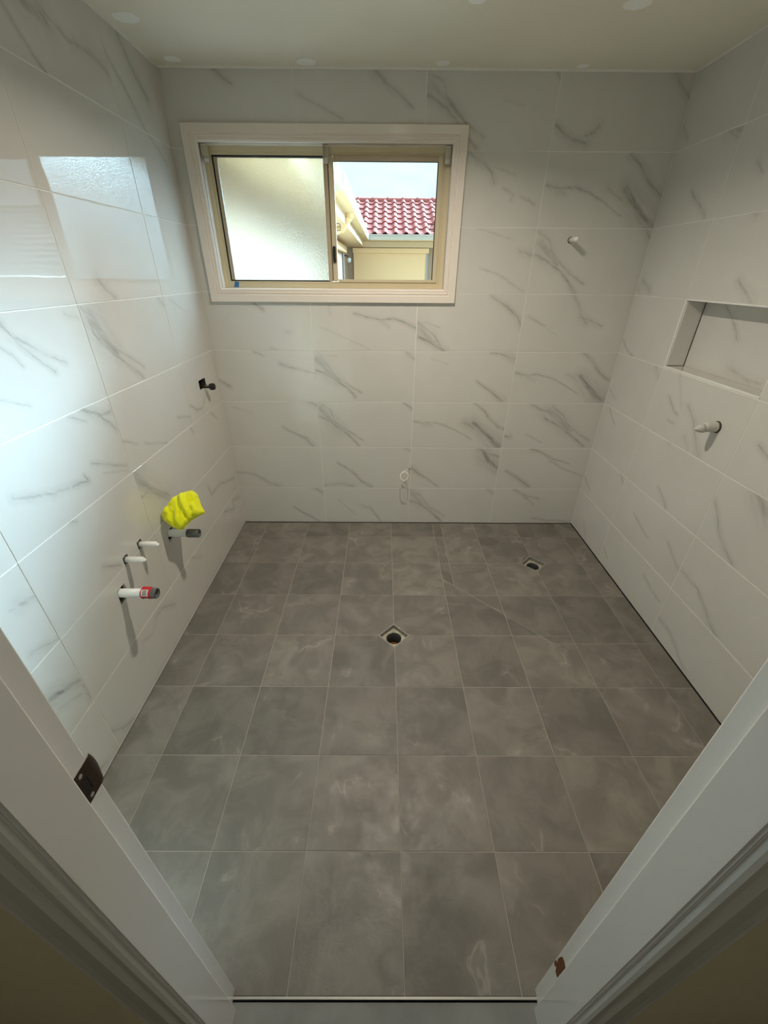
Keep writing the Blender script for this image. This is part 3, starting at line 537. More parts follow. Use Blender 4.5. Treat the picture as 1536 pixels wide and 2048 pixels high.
MB().lathe([(.056, -.004), (.056, 0), (.046, .002), (.046, -.004)], 32, cap0=False, cap1=False).obj('trim_ring', M['lamp_trim'], dl, smooth=True)
MB().lathe([(.046, -.003), (.046, .001)], 32).obj('diffuser', M['lens'], dl)
# ------------------------------------------------------------------ window
WX0, WX1, WZ0, WZ1 = -.473, .738, 1.512, 2.117
win = empty('window_1', ((WX0+WX1)/2, 0, WZ0), kind='structure')
WO = Vector(win.location)
def ring(name, outer, prof, mat_, parent, off, bevel=0):
    """four mitred mouldings round the rectangle outer=(x0,z0,x1,z1); prof=[(inward,towards room)]"""
    x0, z0, x1, z1 = outer
    cs = [((x0, z0), (1, 1)), ((x1, z0), (-1, 1)), ((x1, z1), (-1, -1)), ((x0, z1), (1, -1))]
    for k in range(4):
        mb = MB(); vs = []; n = len(prof)
        for (c, d) in (cs[k], cs[(k+1) % 4]):
            for a, h in prof: vs.append((c[0]+d[0]*a-off[0], -h-off[1], c[1]+d[1]*a-off[2]))
        fs = [(i, (i+1) % n, n+(i+1) % n, n+i) for i in range(n)]+[tuple(range(n)), tuple(range(2*n-1, n-1, -1))]
        mb.add(vs, fs).obj(name, mat_, parent, bevel)
AP = [(0, -.004), (0, .018), (.002, .020), (.034, .020), (.037, .016), (.040, .016), (.043, .019), (.048, .019), (.051, .013), (.054, .013), (.057, .015), (.061, .014), (.066, .009), (.068, .004), (.068, -.004)]
ring('architrave', (-.541, 1.444, .806, 2.185), AP, M['arch'], win, WO)
# timber reveal boards
ring('window_reveal', (WX0-.012, WZ0-.012, WX1+.012, WZ1+.012), [(0, -.125), (0, .003), (.012, .003), (.012, -.125)], M['arch'], win, WO)
# aluminium outer frame with its inner step
def zr(y0, y1): return -y0, -y1
ring('window_frame', (WX0, WZ0, WX1, WZ1), [(0, -.105), (0, -.052), (.020, -.052), (.020, -.060), (.032, -.060), (.032, -.105)], M['alu'], win, WO)
def wbox(name, x0, y0, z0, x1, y1, z1, m, bevel=0, parent=None):
    o = box(name, (x0, y0, z0), (x1, y1, z1), m, parent or win, bevel); o.location = Vector(o.location)-WO; return o
# fixed left pane, obscure glass with dark glazing seal
wbox('glass_pane', -.419, .078, 1.546, .115, .083, 2.079, M['frost'])
ring('glazing_seal', (-.441, 1.544, .116, 2.085), [(0, -.090), (0, -.064), (.006, -.064), (.006, -.090)], M['seal'], win, WO)
wbox('glazing_bead', -.435, .066, 1.548, -.424, .088, 2.079, M['alu_dull'], .0015)
wbox('glazing_bead', -.424, .070, 1.548, -.4195, .084, 2.079, M['gutter'], .001)
# meeting stiles
wbox('meeting_stile', .108, .060, 1.545, .132, .090, 2.083, M['alu_dull'], .0025)
wbox('meeting_stile', .134, .050, 1.545, .160, .078, 2.083, M['alu'], .004)
wbox('stile_seal', .130, .058, 1.546, .135, .085, 2.082, M['seal'])
# sliding right sash
wbox('glass_pane', .160, .062, 1.552, .684, .066, 2.066, M['glass'])
wbox('sash_rail', .160, .054, 1.541, .682, .074, 1.556, M['alu'], .002)
wbox('sash_rail', .160, .054, 2.064, .682, .074, 2.087, M['alu_dull'], .002)
wbox('sash_stile', .682, .054, 1.541, .705, .074, 2.087, M['alu'], .002)
wbox('glazing_seal', .678, .0595, 1.554, .6825, .069, 2.066, M['seal'])
wbox('glazing_seal', .160, .0595, 1.5525, .684, .069, 1.5560, M['seal'])
wbox('glazing_seal', .160, .0595, 2.0625, .684, .069, 2.0660, M['seal'])
# black finger latch and the two wire screen clips
lt = MB().box((-.008, -.012, -.038), (.008, 0, .038)).box((-.004, -.018, -.02), (.006, -.010, .02)).obj('latch', M['black'], win, bevel=.003)
lt.location = Vector((.146, .052, 1.672))-WO
for x, s in ((.164, 1), (.679, -1)):
    z = 1.795
    o = MB().tube([(0, 0, .017), (.016*s, -.003, .014), (.020*s, -.003, 0), (.015*s, -.003, -.014), (0, 0, -.015)], .0016, 6).obj('screen_clip', M['seal'], win, smooth=True)
    o.location = Vector((x, .058, z))-WO
# three blind brackets and the painter's tape stuck on the frame
def bracket(x, z, label, flip=1, tall=.052):
    t = empty('blind_bracket', (x, .022, z), label=label, cat='bracket', group='blind brackets under the window head')
    MB().box((-.012, -.018, -.003), (.012, .022, .002)).obj('top_plate', M['bracket'], t, bevel=.001)
    MB().box((-.012, .006, -tall), (.012, .012, -.002)).box((-.012*flip-.0012, -.016, -tall+.004), (-.012*flip+.0012, .008, -.002)).obj('bracket_body', M['bracket'], t, bevel=.001)
    MB().lathe([(.010, -.012), (.0115, -.008), (.0115, .008), (.010, .012)], 14, Matrix.Translation((0, .004, -tall-.002)) @ Matrix.Rotation(R(90), 4, 'Y')).obj('bracket_lip', M['plug_grey'], t, smooth=True)
    return t
bracket(-.455, 2.114, 'ivory blind bracket in the top left corner of the window frame')
bracket(.128, 2.114, 'ivory blind bracket above the middle stile of the window')
bracket(.722, 2.114, 'ivory blind bracket in the top right corner of the window frame', -1)
MB().add([(-.016, -.0004, -.013), (.010, -.0006, -.014), (.016, -.0004, .010), (-.004, -.0006, .016), (-.016, .0006, -.013), (.010, .0006, -.014), (.016, .0006, .010), (-.004, .0006, .016)],
         [(0,1,2,3),(7,6,5,4),(0,4,5,1),(1,5,6,2),(2,6,7,3),(3,7,4,0)]).obj('masking_tape', M['tape'], loc=(-.410, .0510, 1.528), label='small torn piece of blue painter\'s tape on the bottom left of the window frame', cat='tape')
# ------------------------------------------------------------------ plumbing on the left wall
AX = Matrix.Rotation(R(90), 4, 'Y')          # local z -> world +x
def waste(y, z, label, sticker=False, back=.07):
    t = empty('waste_pipe', (XL, y, z), label=label, cat='pipe')
    MB().lathe([(.0175, -back), (.0175, .095), (.0155, .095), (.0155, -back)], 28, AX, cap0=False, cap1=False).obj('pipe', M['pvc'], t, smooth=True)
    MB().lathe([(.0180, .082), (.0208, .083), (.0208, .136), (.0195, .139), (.0170, .139), (.0165, .100), (.004, .098)], 28, AX, cap0=False, cap1=True).obj('coupling', M['pvc_grey'], t, smooth=True)
    MB().lathe([(.0212, .094), (.0212, .097)], 28, AX).obj('coupling_ridge', M['pvc_grey'], t) if not sticker else None
    if sticker:
        def strip(name, a0, a1, x0, x1, r, m, par, lift=0):
            n = 14; vs = []
            for i in range(n+1):
                a = R(a0+(a1-a0)*i/n); q = r+lift*max(0, 1-i/3)
                for x in (x0, x1): vs.append((x, -math.sin(a)*q, math.cos(a)*q))
            for i in range(n+1):
                a = R(a0+(a1-a0)*i/n); q = r+lift*max(0, 1-i/3)-.0004
                for x in (x0, x1): vs.append((x, -math.sin(a)*q, math.cos(a)*q))
            k = 2*(n+1); fs = [(2*i, 2*i+1, 2*i+3, 2*i+2) for i in range(n)]+[(k+2*i+2, k+2*i+3, k+2*i+1, k+2*i) for i in range(n)]
            fs += [(2*i, 2*i+2, k+2*i+2, k+2*i) for i in range(n)]+[(2*i+1, k+2*i+1, k+2*i+3, 2*i+3) for i in range(n)]+[(0, k, k+1, 1), (2*n, 2*n+1, k+2*n+1, k+2*n)]
            return MB().add(vs, fs).obj(name, m, par)
        lb = strip('sticker', -35, 150, .083, .121, .0216, M['red'], t, .004)
        strip('barcode_panel', 14, 84, .087, .112, .0220, M['label_white'], lb)
        for q in range(7): strip('barcode_bar', 22+q*8, 22+q*8+(3 if q % 2 else 5), .091, .108, .0223, M['seal'], lb)
        strip('sticker_band', 104, 146, .088, .115, .0220, M['seal'], lb)
        strip('sticker_print', 112, 128, .094, .110, .0223, M['label_white'], lb)
    return t
waste(-1.3525, .510, 'white waste pipe with grey coupling and red barcode sticker on the left wall', True)
waste(-.9325, .512, 'white waste pipe with plain grey coupling, under the yellow cloth on the left wall')
def valve(y, z, label):
    t = empty('water_stub', (XL, y, z), label=label, cat='pipe')
    MB().lathe([(.0115, -.04), (.0118, .060), (.0112, .068), (.0095, .070)], 22, AX).obj('plastic_sleeve', M['plug'], t, smooth=True)
    MB().lathe([(.0078, .064), (.0078, .076), (.006, .080)], 18, AX @ Matrix.Translation((.002, -.0015, 0))).obj('plug_tip', M['plug'], t, smooth=True)
    MB().lathe([(.0125, -.002), (.0138, .001), (.0125, .003)], 20, AX).obj('collar', M['pvc_grey'], t, smooth=True)
    return t
valve(-1.2665, .6070, 'white capped water stub just above the stickered waste pipe')
valve(-1.1610, .6070, 'white capped water stub farther in, nearer the yellow cloth')
# black-capped tap stub in the square cut-out near the back corner
t = empty('tap_stub', (XL, -.222, 1.030), label='black-capped tap stub in a square cut-out of the left wall near the window', cat='tap')
MB().lathe([(.009, -.06), (.009, .050)], 16, AX).obj('stub_pipe', M['steel'], t, smooth=True)
MB().lathe([(.007, .032), (.017, .036), (.021, .048), (.020, .060), (.010, .066)], 6, AX @ Matrix.Rotation(R(20), 4, 'Z')).obj('black_cap', M['black'], t)
# yellow cloth thrown over a stub
def yellow_cloth():
    t = empty('cleaning_cloth', (XL+.010, -.90, .64), label='crumpled bright yellow cloth hung on the left wall above the waste pipe', cat='cloth')
    out = [(1130,245),(1175,262),(1210,290),(1240,350),(1272,410),(1330,482),(1240,535),(1175,580),(1130,640),(1090,685),(1050,683),(1010,670),(950,635),(900,600),(870,565),(860,530),(880,470),(920,400),(960,330),(1005,298),(1050,275),(1090,255)]
    return t, out
def make_cloth():
    t, out = yellow_cloth()
    bpy.data.objects.remove(t)
    # outline in metres about the cloth's middle; the cloth lies in a tilted plane leaning out from the wall
    k = 2.05/817.5*260/1536; P = [((x-1085)*k*(.86 if x > 1085 else 1), -(y-470)*k) for x, y in out]
    def ol(a):
        n = len(P); f = a*n; i = int(f) % n; u = f-int(f); p, q = P[i], P[(i+1) % n]; return (p[0]+(q[0]-p[0])*u, p[1]+(q[1]-p[1])*u)
    NA, NR = 88, 16; vs = []; fs = []
    def hgt(x, y, rho, side):
        dome = math.sqrt(max(0, 1-rho**2.2))
        v = Vector((x*22, y*22, side*3.1))
        a = noise.noise(Vector((v.x*1.3+v.y*.5, v.y*.35, 2.0+side)))          # long folds falling down-left
        b = noise.noise(v*1.7+Vector((5, 1, 0)))
        c = math.sin((x*.85+y*.35)*170+b*2.2)
        if side > 0: return .036*dome+(.012*abs(a)*2+.0065*c+.007*b)*min(1, dome*1.8)
        return -.022*dome+.006*b*dome
    for side in (1, -1):
        for r in range(NR+1):
            rho = r/NR
            for a in range(NA):
                x, y = ol(a/NA); w = 1+.02*math.sin(a*1.7)*rho
                x *= rho*w; y *= rho*w; vs.append((x, y, hgt(x, y, rho, side)+(.0012*side)))
    L0 = (NR+1)*NA
    for s, b in ((1, 0), (-1, L0)):
        for r in range(NR):
            for a in range(NA):
                q = (b+r*NA+a, b+r*NA+(a+1) % NA, b+(r+1)*NA+(a+1) % NA, b+(r+1)*NA+a); fs.append(q if s > 0 else q[::-1])
    for a in range(NA): fs.append((NR*NA+a, NR*NA+(a+1) % NA, L0+NR*NA+(a+1) % NA, L0+NR*NA+a))
    me = MB().add(vs, fs).mesh('cloth')
    bm = bmesh.new(); bm.from_mesh(me); bmesh.ops.remove_doubles(bm, verts=bm.verts, dist=1e-5); bm.to_mesh(me); bm.free()
    o = link('cleaning_cloth', me, M['cloth'], smooth=True, label='crumpled bright yellow cloth hung on the left wall above the waste pipe', cat='cloth')
    x = Vector((.985, .10, -.14)).normalized(); z = Vector((.30, -.68, .62)); z = (z-x*z.dot(x)).normalized(); y = z.cross(x)
    m = Matrix((x, y, z)).transposed().to_4x4(); m.translation = Vector(CLOTH_C); o.matrix_world = m
    hm = MB().tube([tuple(Vector((ol(a/60)[0], ol(a/60)[1], 0))*1.0) for a in list(range(60))+[0]], .0016, 5).obj('hem', M['cloth'], o, smooth=True)
CLOTH_C = (-.497, -.935, .640)
make_cloth()
# ------------------------------------------------------------------ right wall: plugged outlet under the niche
NX = Matrix.Rotation(R(-90), 4, 'Y')         # local z -> world -x
t = empty('plugged_outlet', (XR, -.913, 1.042), label='grey white pointed plastic plug sticking out of the right wall below the niche', cat='plug')
MB().lathe([(.0235, -.02), (.0245, .001), (.0225, .003), (.0205, .003), (.0205, -.02)], 28, NX, cap0=False, cap1=False).obj('rubber_ring', M['seal'], t, smooth=True)
MB().lathe([(.0205, -.02), (.0208, .028), (.0200, .040), (.0190, .056)], 28, NX).obj('plug_body', M['plug_grey'], t, smooth=True)
MB().lathe([(.0215, .008), (.0220, .010), (.0215, .012)], 28, NX).obj('plug_rib', M['plug_grey'], t, smooth=True)
sk = NX @ Matrix(((1, 0, -.10, 0), (0, 1, 0, 0), (0, 0, 1, 0), (0, 0, 0, 1)))
MB().lathe([(.0190, .054), (.0165, .068), (.0110, .080), (.0060, .088), (.0020, .092)], 24, sk).obj('plug_tip', M['plug_grey'], t, smooth=True)
# back wall: plugged shower outlet
t = empty('shower_outlet_plug', (1.388, 0, 1.742), label='white rounded plug in the upper right of the back wall', cat='plug')
PY = Matrix.Rotation(R(90), 4, 'X')          # local z -> world -y
MB().lathe([(.0135, -.02), (.0145, .001), (.0130, .0025), (.0118, .002), (.0118, -.02)], 26, PY, cap0=False, cap1=False).obj('dark_ring', M['seal'], t, smooth=True)
MB().lathe([(.0115, -.02), (.0118, .055), (.0118, .078), (.0100, .086), (.0060, .090)], 26, PY).obj('plug_body', M['plug'], t, smooth=True)
# back wall: looped white cable
pts = [(.595, .012, .4285), (.594, -.006, .4285), (.588, -.030, .437), (.578, -.047, .446), (.5685, -.056, .449)]
cx_, cz_, rx, rz = .5575, .4165, .0262, .0215
for k in range(0, 34):
    a = R(72-k*12.5); c, s = math.cos(a), math.sin(a)
    pts.append((cx_+rx*c, -.080+.026*s, cz_+rz*s+.004*c))
pts += [(.546, -.066, .440), (.548, -.070, .431)]
cb = empty('coiled_cable', (.595, 0, .4285), label='thin white cable coiled in a small loop low on the back wall', cat='cable')
o = MB().tube([(p[0]-.595, p[1], p[2]-.4285) for p in pts], .0024, 8).obj('cable', M['wire'], cb, smooth=True)
MB().lathe([(.0062, -.004), (.0062, .0006)], 16, PY).obj('cable_hole', M['cavity'], cb)
MB().box((-.004, -.005, -.008), (.004, .003, .006)).obj('cable_tie', M['wire'], cb, bevel=.001).location = (-.0475, -.068, .006)
# ------------------------------------------------------------------ doorway: front wall, timber frame, hallway
wf = empty('wall_front', kind='structure')
DX0, DX1, DZ = .040, .812, 2.055
for a, b in (((XL-.12, YF-.082, -.08), (DX0-.024, YF, ZC)), ((DX1+.024, YF-.082, -.08), (XR+.12, YF, ZC)), ((DX0-.024, YF-.082, DZ+.024), (DX1+.024, YF, ZC))):
    box('wall_panel', a, b, M['hallwall'], wf)
door = empty('door_1', (.426, -2.33, 0), kind='structure'); DO = Vector(door.location)
YA, YB, YC = -2.2725, -2.3050, -2.3705      # room arris, stop edge, hall edge
def jamb(xf, s):
    """s=+1: opening lies towards +x"""
    bk = xf-s*.024; st = xf+s*.0115
    poly = [(bk, YC), (st, YC), (st, YB), (xf, YB), (xf, YA), (bk, YA)]
    if s < 0: poly = poly[::-1]
    mb = MB().prism([(x-DO.x, y-DO.y) for x, y in poly], -.012, DZ+.024); j = mb.obj('jamb', M['jamb'], door, bevel=.0035, seg=5, smooth=True)
    j.modifiers.new('normals', 'WEIGHTED_NORMAL').weight = 90
jamb(DX0, 1); jamb(DX1, -1)
hp = [(YC, DZ-.0115), (YB, DZ-.0115), (YB, DZ), (YA, DZ), (YA, DZ+.024), (YC, DZ+.024)]
n = 6; mb = MB(); mb.add([(x-DO.x, y-DO.y, z) for x in (DX0, DX1) for y, z in hp], [tuple(range(n-1, -1, -1)), tuple(range(n, 2*n))]+[(i, (i+1) % n, n+(i+1) % n, n+i) for i in range(n)])
mb.obj('head_jamb', M['jamb'], door, bevel=.002)
# moulded architraves on the hall side: profile points (distance from the opening, thickness)
DP = [(0, 0), (0, .007), (.004, .011), (.012, .012), (.016, .009), (.020, .011), (.026, .0155), (.046, .0165), (.056, .018), (.060, .016), (.064, .0175), (.068, .015), (.068, 0)]
def darch(x, s):
    poly = [(x-s*a-DO.x, YC-h-DO.y) for a, h in DP]
    MB().prism(poly, -.012, DZ+.075).obj('architrave', M['jamb'], door, smooth=False)
darch(DX0+.004, 1); darch(DX1-.004, -1)
mb = MB(); k = len(DP); x0, x1 = DX0-.064, DX1+.064
mb.add([(x-DO.x, YC-h-DO.y, DZ-.004+a) for x in (x0, x1) for a, h in DP], [tuple(range(k-1, -1, -1)), tuple(range(k, 2*k))]+[(i, (i+1) % k, k+(i+1) % k, k+i) for i in range(k)])
mb.obj('architrave', M['jamb'], door)
# bronze strike plate let into the left jamb: slotted plate, lip curling round the arris
def strike():
    z0, z1 = .999, 1.056; x = DX0-DO.x+.0006
    def P(y): return y-DO.y
    mb = MB(); t_ = .0012; ys = [YB+.0008, -2.2985, -2.2855, YA-.002]; zs = [z0, z0+.014, z1-.016, z1]
    for i in range(3):
        for j in range(3):
            if i == 1 and j == 1: continue
            mb.box((x-t_, P(ys[i]), zs[j]), (x, P(ys[i+1]), zs[j+1]))
    o = mb.obj('strike_plate', M['steel'], door)
    # rounded lip
    mb = MB(); n_ = 8; vs = []; m_ = 9
    for i in range(n_+1):
        u = i/n_; yy = P(YA-.002)+.0145*math.sin(u*1.35); xx = x-.0105*(1-math.cos(u*1.35)); hw = (z1-z0)/2*(1-.42*u**3)
        for q in range(m_+1): w = q/m_*2-1; vs.append((xx, yy-.004*u*w*w, (z0+z1)/2+hw*w))
    base = len(vs); vs += [(a-.0012, b, c) for a, b, c in vs]; fs = []
    for i in range(n_):
        for q in range(m_):
            a = i*(m_+1)+q; fs += [(a, a+1, a+m_+2, a+m_+1), (base+a, base+a+m_+1, base+a+m_+2, base+a+1)]
    for q in range(m_): a = n_*(m_+1)+q; fs.append((a, a+1, base+a+1, base+a))
    for i in range(n_):
        for q in (0, m_): a = i*(m_+1)+q; fs.append((a, a+m_+1, base+a+m_+1, base+a))
    mb.add(vs, fs).obj('strike_lip', M['steel'], o, smooth=True)
    MB().box((x-.0009, P(ys[1])-.001, zs[1]-.001), (x-.0004, P(ys[2])+.001, zs[2]+.001)).obj('latch_hole', M['seal'], o)
    for zz in (z0+.007, z1-.008):
        MB().lathe([(.0032, -.0004), (.0032, .0004), (.0018, .0007)], 12, Matrix.Translation((x, P(-2.292), zz)) @ AX).obj('screw', M['alu_strip'], o)
strike()
def mortise():
    poly = [(-2.2985, .222), (-2.2995, .300), (-2.2905, .303), (-2.2835, .300), (-2.2800, .286), (-2.2785, .262), (-2.2820, .252), (-2.2765, .246), (-2.2755, .231), (-2.2810, .224), (-2.2850, .236), (-2.2890, .221)]
    x = DX1-DO.x; m = Matrix(((0, 0, 1, x), (1, 0, 0, -DO.y), (0, 1, 0, 0), (0, 0, 0, 1)))
    MB().prism(poly, -.0007, .0003, m).obj('hinge_mortise', M['rawwood'], door)
mortise()
# aluminium tile edge across the doorway, and the lower hallway floor
box('trim_2', (DX0-.001, YF-.0045, -.010), (DX1+.001, YF+.0005, .0006), M['alu_strip'], bevel=.0006, kind='structure')
hall = empty('floor_2', kind='structure')
box('threshold_stone', (DX0-.001, YC-.02, -.0091), (DX1+.001, YF-.0075, -.0068), M['hallfloor'], hall, bevel=.0008)
box('hallway_slab', (-1.6, -3.75, -.05), (2.6, YF-.0075, -.0092), M['hallfloor'], hall)
box('threshold_base', (DX0-.02, YC, -.1), (DX1+.02, YF, -.052), M['slab'], hall)
for nm, a, b in (('wall_hallway_back', (-1.6, -3.85, -.05), (2.6, -3.75, 2.45)), ('wall_hallway_left', (-1.7, -3.85, -.05), (-1.6, YF, 2.45)), ('wall_hallway_right', (2.6, -3.85, -.05), (2.7, YF, 2.45)),
                 ('wall_hallway_front_left', (-1.6, YC, -.05), (XL-.12, YF, 2.45)), ('wall_hallway_front_right', (XR+.12, YC, -.05), (2.6, YF, 2.45)), ('ceiling_2', (-1.7, -3.85, 2.3749), (2.7, YF-.09, 2.46))):
    box(nm, a, b, M['plaster'] if nm == 'ceiling_2' else M['hallwall'], kind='structure')
# ------------------------------------------------------------------ outside: the L-shaped house opposite
house = empty('neighbouring_house', (1.0, 10.3, -.35), label='cream L-shaped house with a red tiled roof seen through the window', cat='house')
HO = Vector(house.location)
def hb(name, a, b, m, bevel=0):
    o = box(name, a, b, m, house, bevel); o.location = Vector(o.location)-HO; return o
GX, GY, ZG = .038, 9.75, 2.30                # gutter line of the wing, of the far range, and gutter underside
XE = 3.1
hb('house_wall', (-.75, 10.32, -.35), (XE-.1, 10.5, 2.30), M['render'])
hb('house_wall', (-.75, .35, -.35), (-.55, 10.32, 2.30), M['render'])
hb('gable_wall', (XE-.3, 10.5, -.35), (XE-.1, 14.4, 2.30), M['render'])
# beams and soffits
hb('beam', (-.15, 10.20, 2.165), (XE-.2, 10.32, 2.30), M['soffit'], .006)
hb('beam', (-.25, .35, 2.165), (-.12, 10.30, 2.30), M['soffit'], .006)
hb('soffit', (-.13, .35, 2.292), (GX-.02, GY+.05, 2.302), M['soffit'])
hb('soffit', (-.2, GY-.02, 2.293), (XE, 10.25, 2.303), M['soffit'])
hb('soffit', (-.56, .35, 2.166), (-.24, 10.32, 2.176), M['soffit'])
# gutters with a rolled front lip: profile (out, up)
GP = [(0, 0), (.050, 0), (.056, .010), (.056, .085), (.064, .095), (.064, .112), (.054, .120), (.046, .112), (0, .112)]
def gutter(p, q, nrm):
    p, q, nrm = Vector(p), Vector(q), Vector(nrm); k = len(GP)
    vs = [e+nrm*a+Vector((0, 0, h))-HO for e in (p, q) for a, h in GP]
    MB().add(vs, [tuple(range(k)), tuple(range(2*k-1, k-1, -1))]+[(i, (i+1) % k, k+(i+1) % k, k+i) for i in range(k)]).obj('gutter', M['gutter'], house)
gutter((GX-.064, 2.39, ZG), (GX-.064, GY+.064, ZG), (1, 0, 0)); gutter((GX-.064, GY+.064, ZG), (XE+.05, GY+.064, ZG), (0, -1, 0))
hb('rainwater_box', (-.30, 1.95, 2.265), (.012, 2.388, 2.415), M['gutter'], .006)
hb('fascia', (-.16, .35, 2.30), (GX-.062, GY+.1, 2.40), M['gutter'])
hb('fascia', (-.2, GY+.062, 2.30), (XE, GY+.09, 2.40), M['gutter'])
# offset downpipe between gutter and wall
mb = MB()
for a, b in (((-.055, 4.35, 2.302), (-.055, 4.35, 2.235)), ((-.055, 4.35, 2.25), (-.20, 4.60, 2.12)), ((-.20, 4.60, 2.14), (-.50, 4.70, 2.02)), ((-.50, 4.70, 2.04), (-.50, 4.70, -.3))):
    a, b = Vector(a), Vector(b); d = (b-a).normalized(); u = d.orthogonal().normalized(); v = d.cross(u); w = .036
    vs = [e+u*i*w+v*j*w-HO for e in (a, b) for i, j in ((-1,-1),(1,-1),(1,1),(-1,1))]
    mb.add(vs, [(0,3,2,1),(4,5,6,7),(0,1,5,4),(1,2,6,5),(2,3,7,6),(3,0,4,7)])
mb.obj('downpipe', M['soffit'], house, bevel=.004)
# roller shutter of the far range and the one on the wing
SH = (-.415, 1.60)
hb('shutter_box', (SH[0], 10.20, 2.040), (SH[1], 10.33, 2.150), M['shutter'], .008)
hb('shutter_curtain', (SH[0]+.06, 10.285, 1.09), (SH[1]-.07, 10.300, 2.042), M['shutter'])
hb('shutter_rail', (SH[0]+.02, 10.26, 1.10), (SH[0]+.06, 10.32, 2.045), M['shutter'], .003)
hb('shutter_rail', (SH[1]-.07, 10.26, 1.10), (SH[1]-.03, 10.32, 2.045), M['gutter'], .003)
hb('winding_strap', (SH[1]-.022, 10.25, 1.25), (SH[1]-.008, 10.26, 2.0), M['gutter'])
hb('window_sill', (SH[0], 10.24, 1.04), (SH[1], 10.33, 1.10), M['gutter'], .005)
hb('shutter_box', (-.56, 5.6, 1.98), (-.44, 8.6, 2.10), M['shutter'], .008)
hb('window_trim', (-.56, 8.45, .9), (-.50, 8.53, 1.99), M['gutter'], .003)
hb('window_trim', (-.56, 8.30, .9), (-.52, 8.36, 1.99), M['seal'], .003)
hb('shutter_panel', (-.56, 5.7, .9), (-.53, 8.25, 1.99), M['render'])
# security lamp hanging off the wing wall
ol_ = empty('outdoor_lamp', (-.545, 9.0, 1.88), label='small white lamp on a bracket on the wall of the house opposite', cat='lamp')
MB().tube([(0, 0, .06), (.06, 0, .06), (.10, 0, .02)], .014, 8).obj('lamp_arm', M['seal'], ol_, smooth=True)
MB().lathe([(.012, .03), (.035, .01), (.045, -.03), (.03, -.065), (.01, -.075)], 16, Matrix.Translation((.12, 0, -.01))).obj('lamp_globe', M['plug'], ol_, smooth=True)
# red interlocking roof tiles, one by one: flat pan and a round roll, nose thick enough to cast its own shadow
PITCH = math.atan(.40); CW, CL = .262, .385
def roof_tile_mesh():
    prof = []; n = 12
    for i in range(n+1):
        u = i/n; x = u*CW; z = 0
        if u > .46: z = .052*math.sin((u-.46)/.54*math.pi)**.8
        elif u < .03: z = .004
        prof.append((x, z))
    k = len(prof); L_ = CL+.05; vs = []
    for y, lift in ((0, .030), (L_, 0)):
        vs += [(x, y, z+lift) for x, z in prof]+[(x, y, z+lift-(.022 if y == 0 else .010)) for x, z in prof]
    fs = []
    for i in range(k-1): fs += [(i, i+1, 2*k+i+1, 2*k+i), (k+i, 3*k+i, 3*k+i+1, k+i+1), (i, k+i, k+i+1, i+1), (2*k+i, 2*k+i+1, 3*k+i+1, 3*k+i)]
    fs += [(0, 2*k, 3*k, k), (k-1, 2*k-1, 4*k-1, 3*k-1)]
    return MB().add(vs, fs).mesh('roof_tile')
rt = roof_tile_mesh(); rt.materials.append(M['rooftile'])
RY0, RZ0 = GY+.05, ZG+.105; rows = 7
rnd = random.Random(9)
for j in range(rows):
    y = RY0+j*CL*math.cos(PITCH); z = RZ0+j*CL*math.sin(PITCH)
    for i in range(15):
        x = -.80+i*CW
        if x+CW > XE+.1: continue
        o = bpy.data.objects.new('roof_tile', rt); C.objects.link(o); o.parent = house
        o.location = Vector((x, y, z+rnd.uniform(-.002, .002)))-HO; o.rotation_euler = (PITCH, 0, rnd.uniform(-.004, .004))
RYT = RY0+rows*CL*math.cos(PITCH); RZT = RZ0+rows*CL*math.sin(PITCH)
for i in range(9):
    x = -.8+i*.43
    vs = []; n_ = 8
    for q, (xx, rr_) in enumerate(((0, .105), (.05, .118), (.055, .10), (.45, .095))):
        for a in range(n_+1): an = math.pi*a/n_; vs.append((xx, math.cos(an)*rr_*1.1, math.sin(an)*rr_))
    fs = [(q*(n_+1)+a, q*(n_+1)+a+1, (q+1)*(n_+1)+a+1, (q+1)*(n_+1)+a) for q in range(3) for a in range(n_)]
    MB().add(vs, fs).obj('ridge_cap', M['rooftile'], house, smooth=False).location = Vector((x, RYT-.03, RZT-.035))-HO
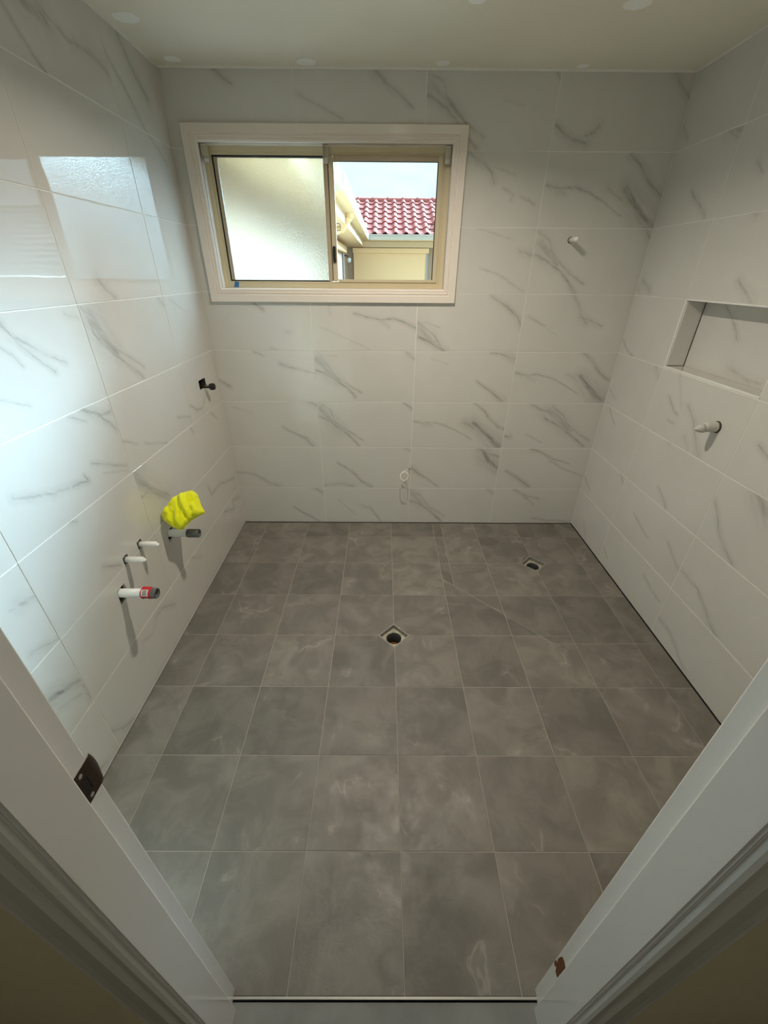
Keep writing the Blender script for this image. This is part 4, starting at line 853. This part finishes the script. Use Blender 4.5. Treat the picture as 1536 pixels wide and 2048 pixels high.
def quad(name, pts, m, parent, off):
    p = [Vector(v)-off for v in pts]; nn = (p[1]-p[0]).cross(p[2]-p[0]).normalized()*.03
    k = len(p); return MB().add([v for v in p]+[v-nn for v in p], [tuple(range(k)), tuple(range(2*k-1, k-1, -1))]+[(i, k+i, k+(i+1) % k, (i+1) % k) for i in range(k)]).obj(name, m, parent)
quad('roof_deck', [(-.8, RY0-.02, RZ0-.03), (XE, RY0-.02, RZ0-.03), (XE, RYT, RZT-.03), (-.8, RYT, RZT-.03)], M['rooftile2'], house, HO)
quad('roof_back', [(XE, RYT, RZT-.02), (XE, RYT+2.4, RZT-.98), (-.8, RYT+2.4, RZT-.98), (-.8, RYT, RZT-.02)], M['rooftile2'], house, HO)
quad('wing_roof', [(GX-.05, .35, 2.41), (GX-.05, GY, 2.41), (-2.6, 12.1, 3.4), (-2.6, .35, 3.4)], M['rooftile2'], house, HO)
# a second house to the right, seen only mirrored in the polished left wall
h2 = empty('far_house', (9, 9, -.35), label='brown tiled roof of a second house, mirrored in the polished left wall', cat='house'); H2 = Vector(h2.location)
MB().box((-4.6, .6, 0), (9, 7, 1.75)).obj('house_wall', M['render'], h2)
e0, e1, rA, rB = (3.7, 9.0, 1.45), (18.5, 9.0, 1.45), (9.4, 13.0, 3.35), (18.5, 13.0, 3.35)
def slope_courses(p0, p1, q0, q1, n):
    mb = MB(); p0, p1, q0, q1 = map(Vector, (p0, p1, q0, q1)); m_ = 60
    vs = []; fs = []
    for j in range(n):
        for lift, t_ in ((.05, j/n), (0, (j+1)/n)):
            a = p0.lerp(q0, t_); b = p1.lerp(q1, t_)
            for i in range(m_+1):
                v = a.lerp(b, i/m_)-H2; vs.append((v.x, v.y, v.z+lift+.025*math.sin(i*2.2)))
    w = m_+1
    for j in range(n*2-1):
        for i in range(m_): fs.append((j*w+i, j*w+i+1, (j+1)*w+i+1, (j+1)*w+i))
    return mb.add(vs, fs)
slope_courses(e0, e1, rA, rB, 13).obj('roof_slope', M['rooftile2'], h2)['kind'] = 'stuff'
slope_courses((3.7, 17, 1.45), e0, (9.4, 13.01, 3.35), rA, 13).obj('hip_slope', M['rooftile2'], h2)['kind'] = 'stuff'
box('ground', (-30, .2, -.5), (45, 60, -.36), M['ground'], kind='structure')
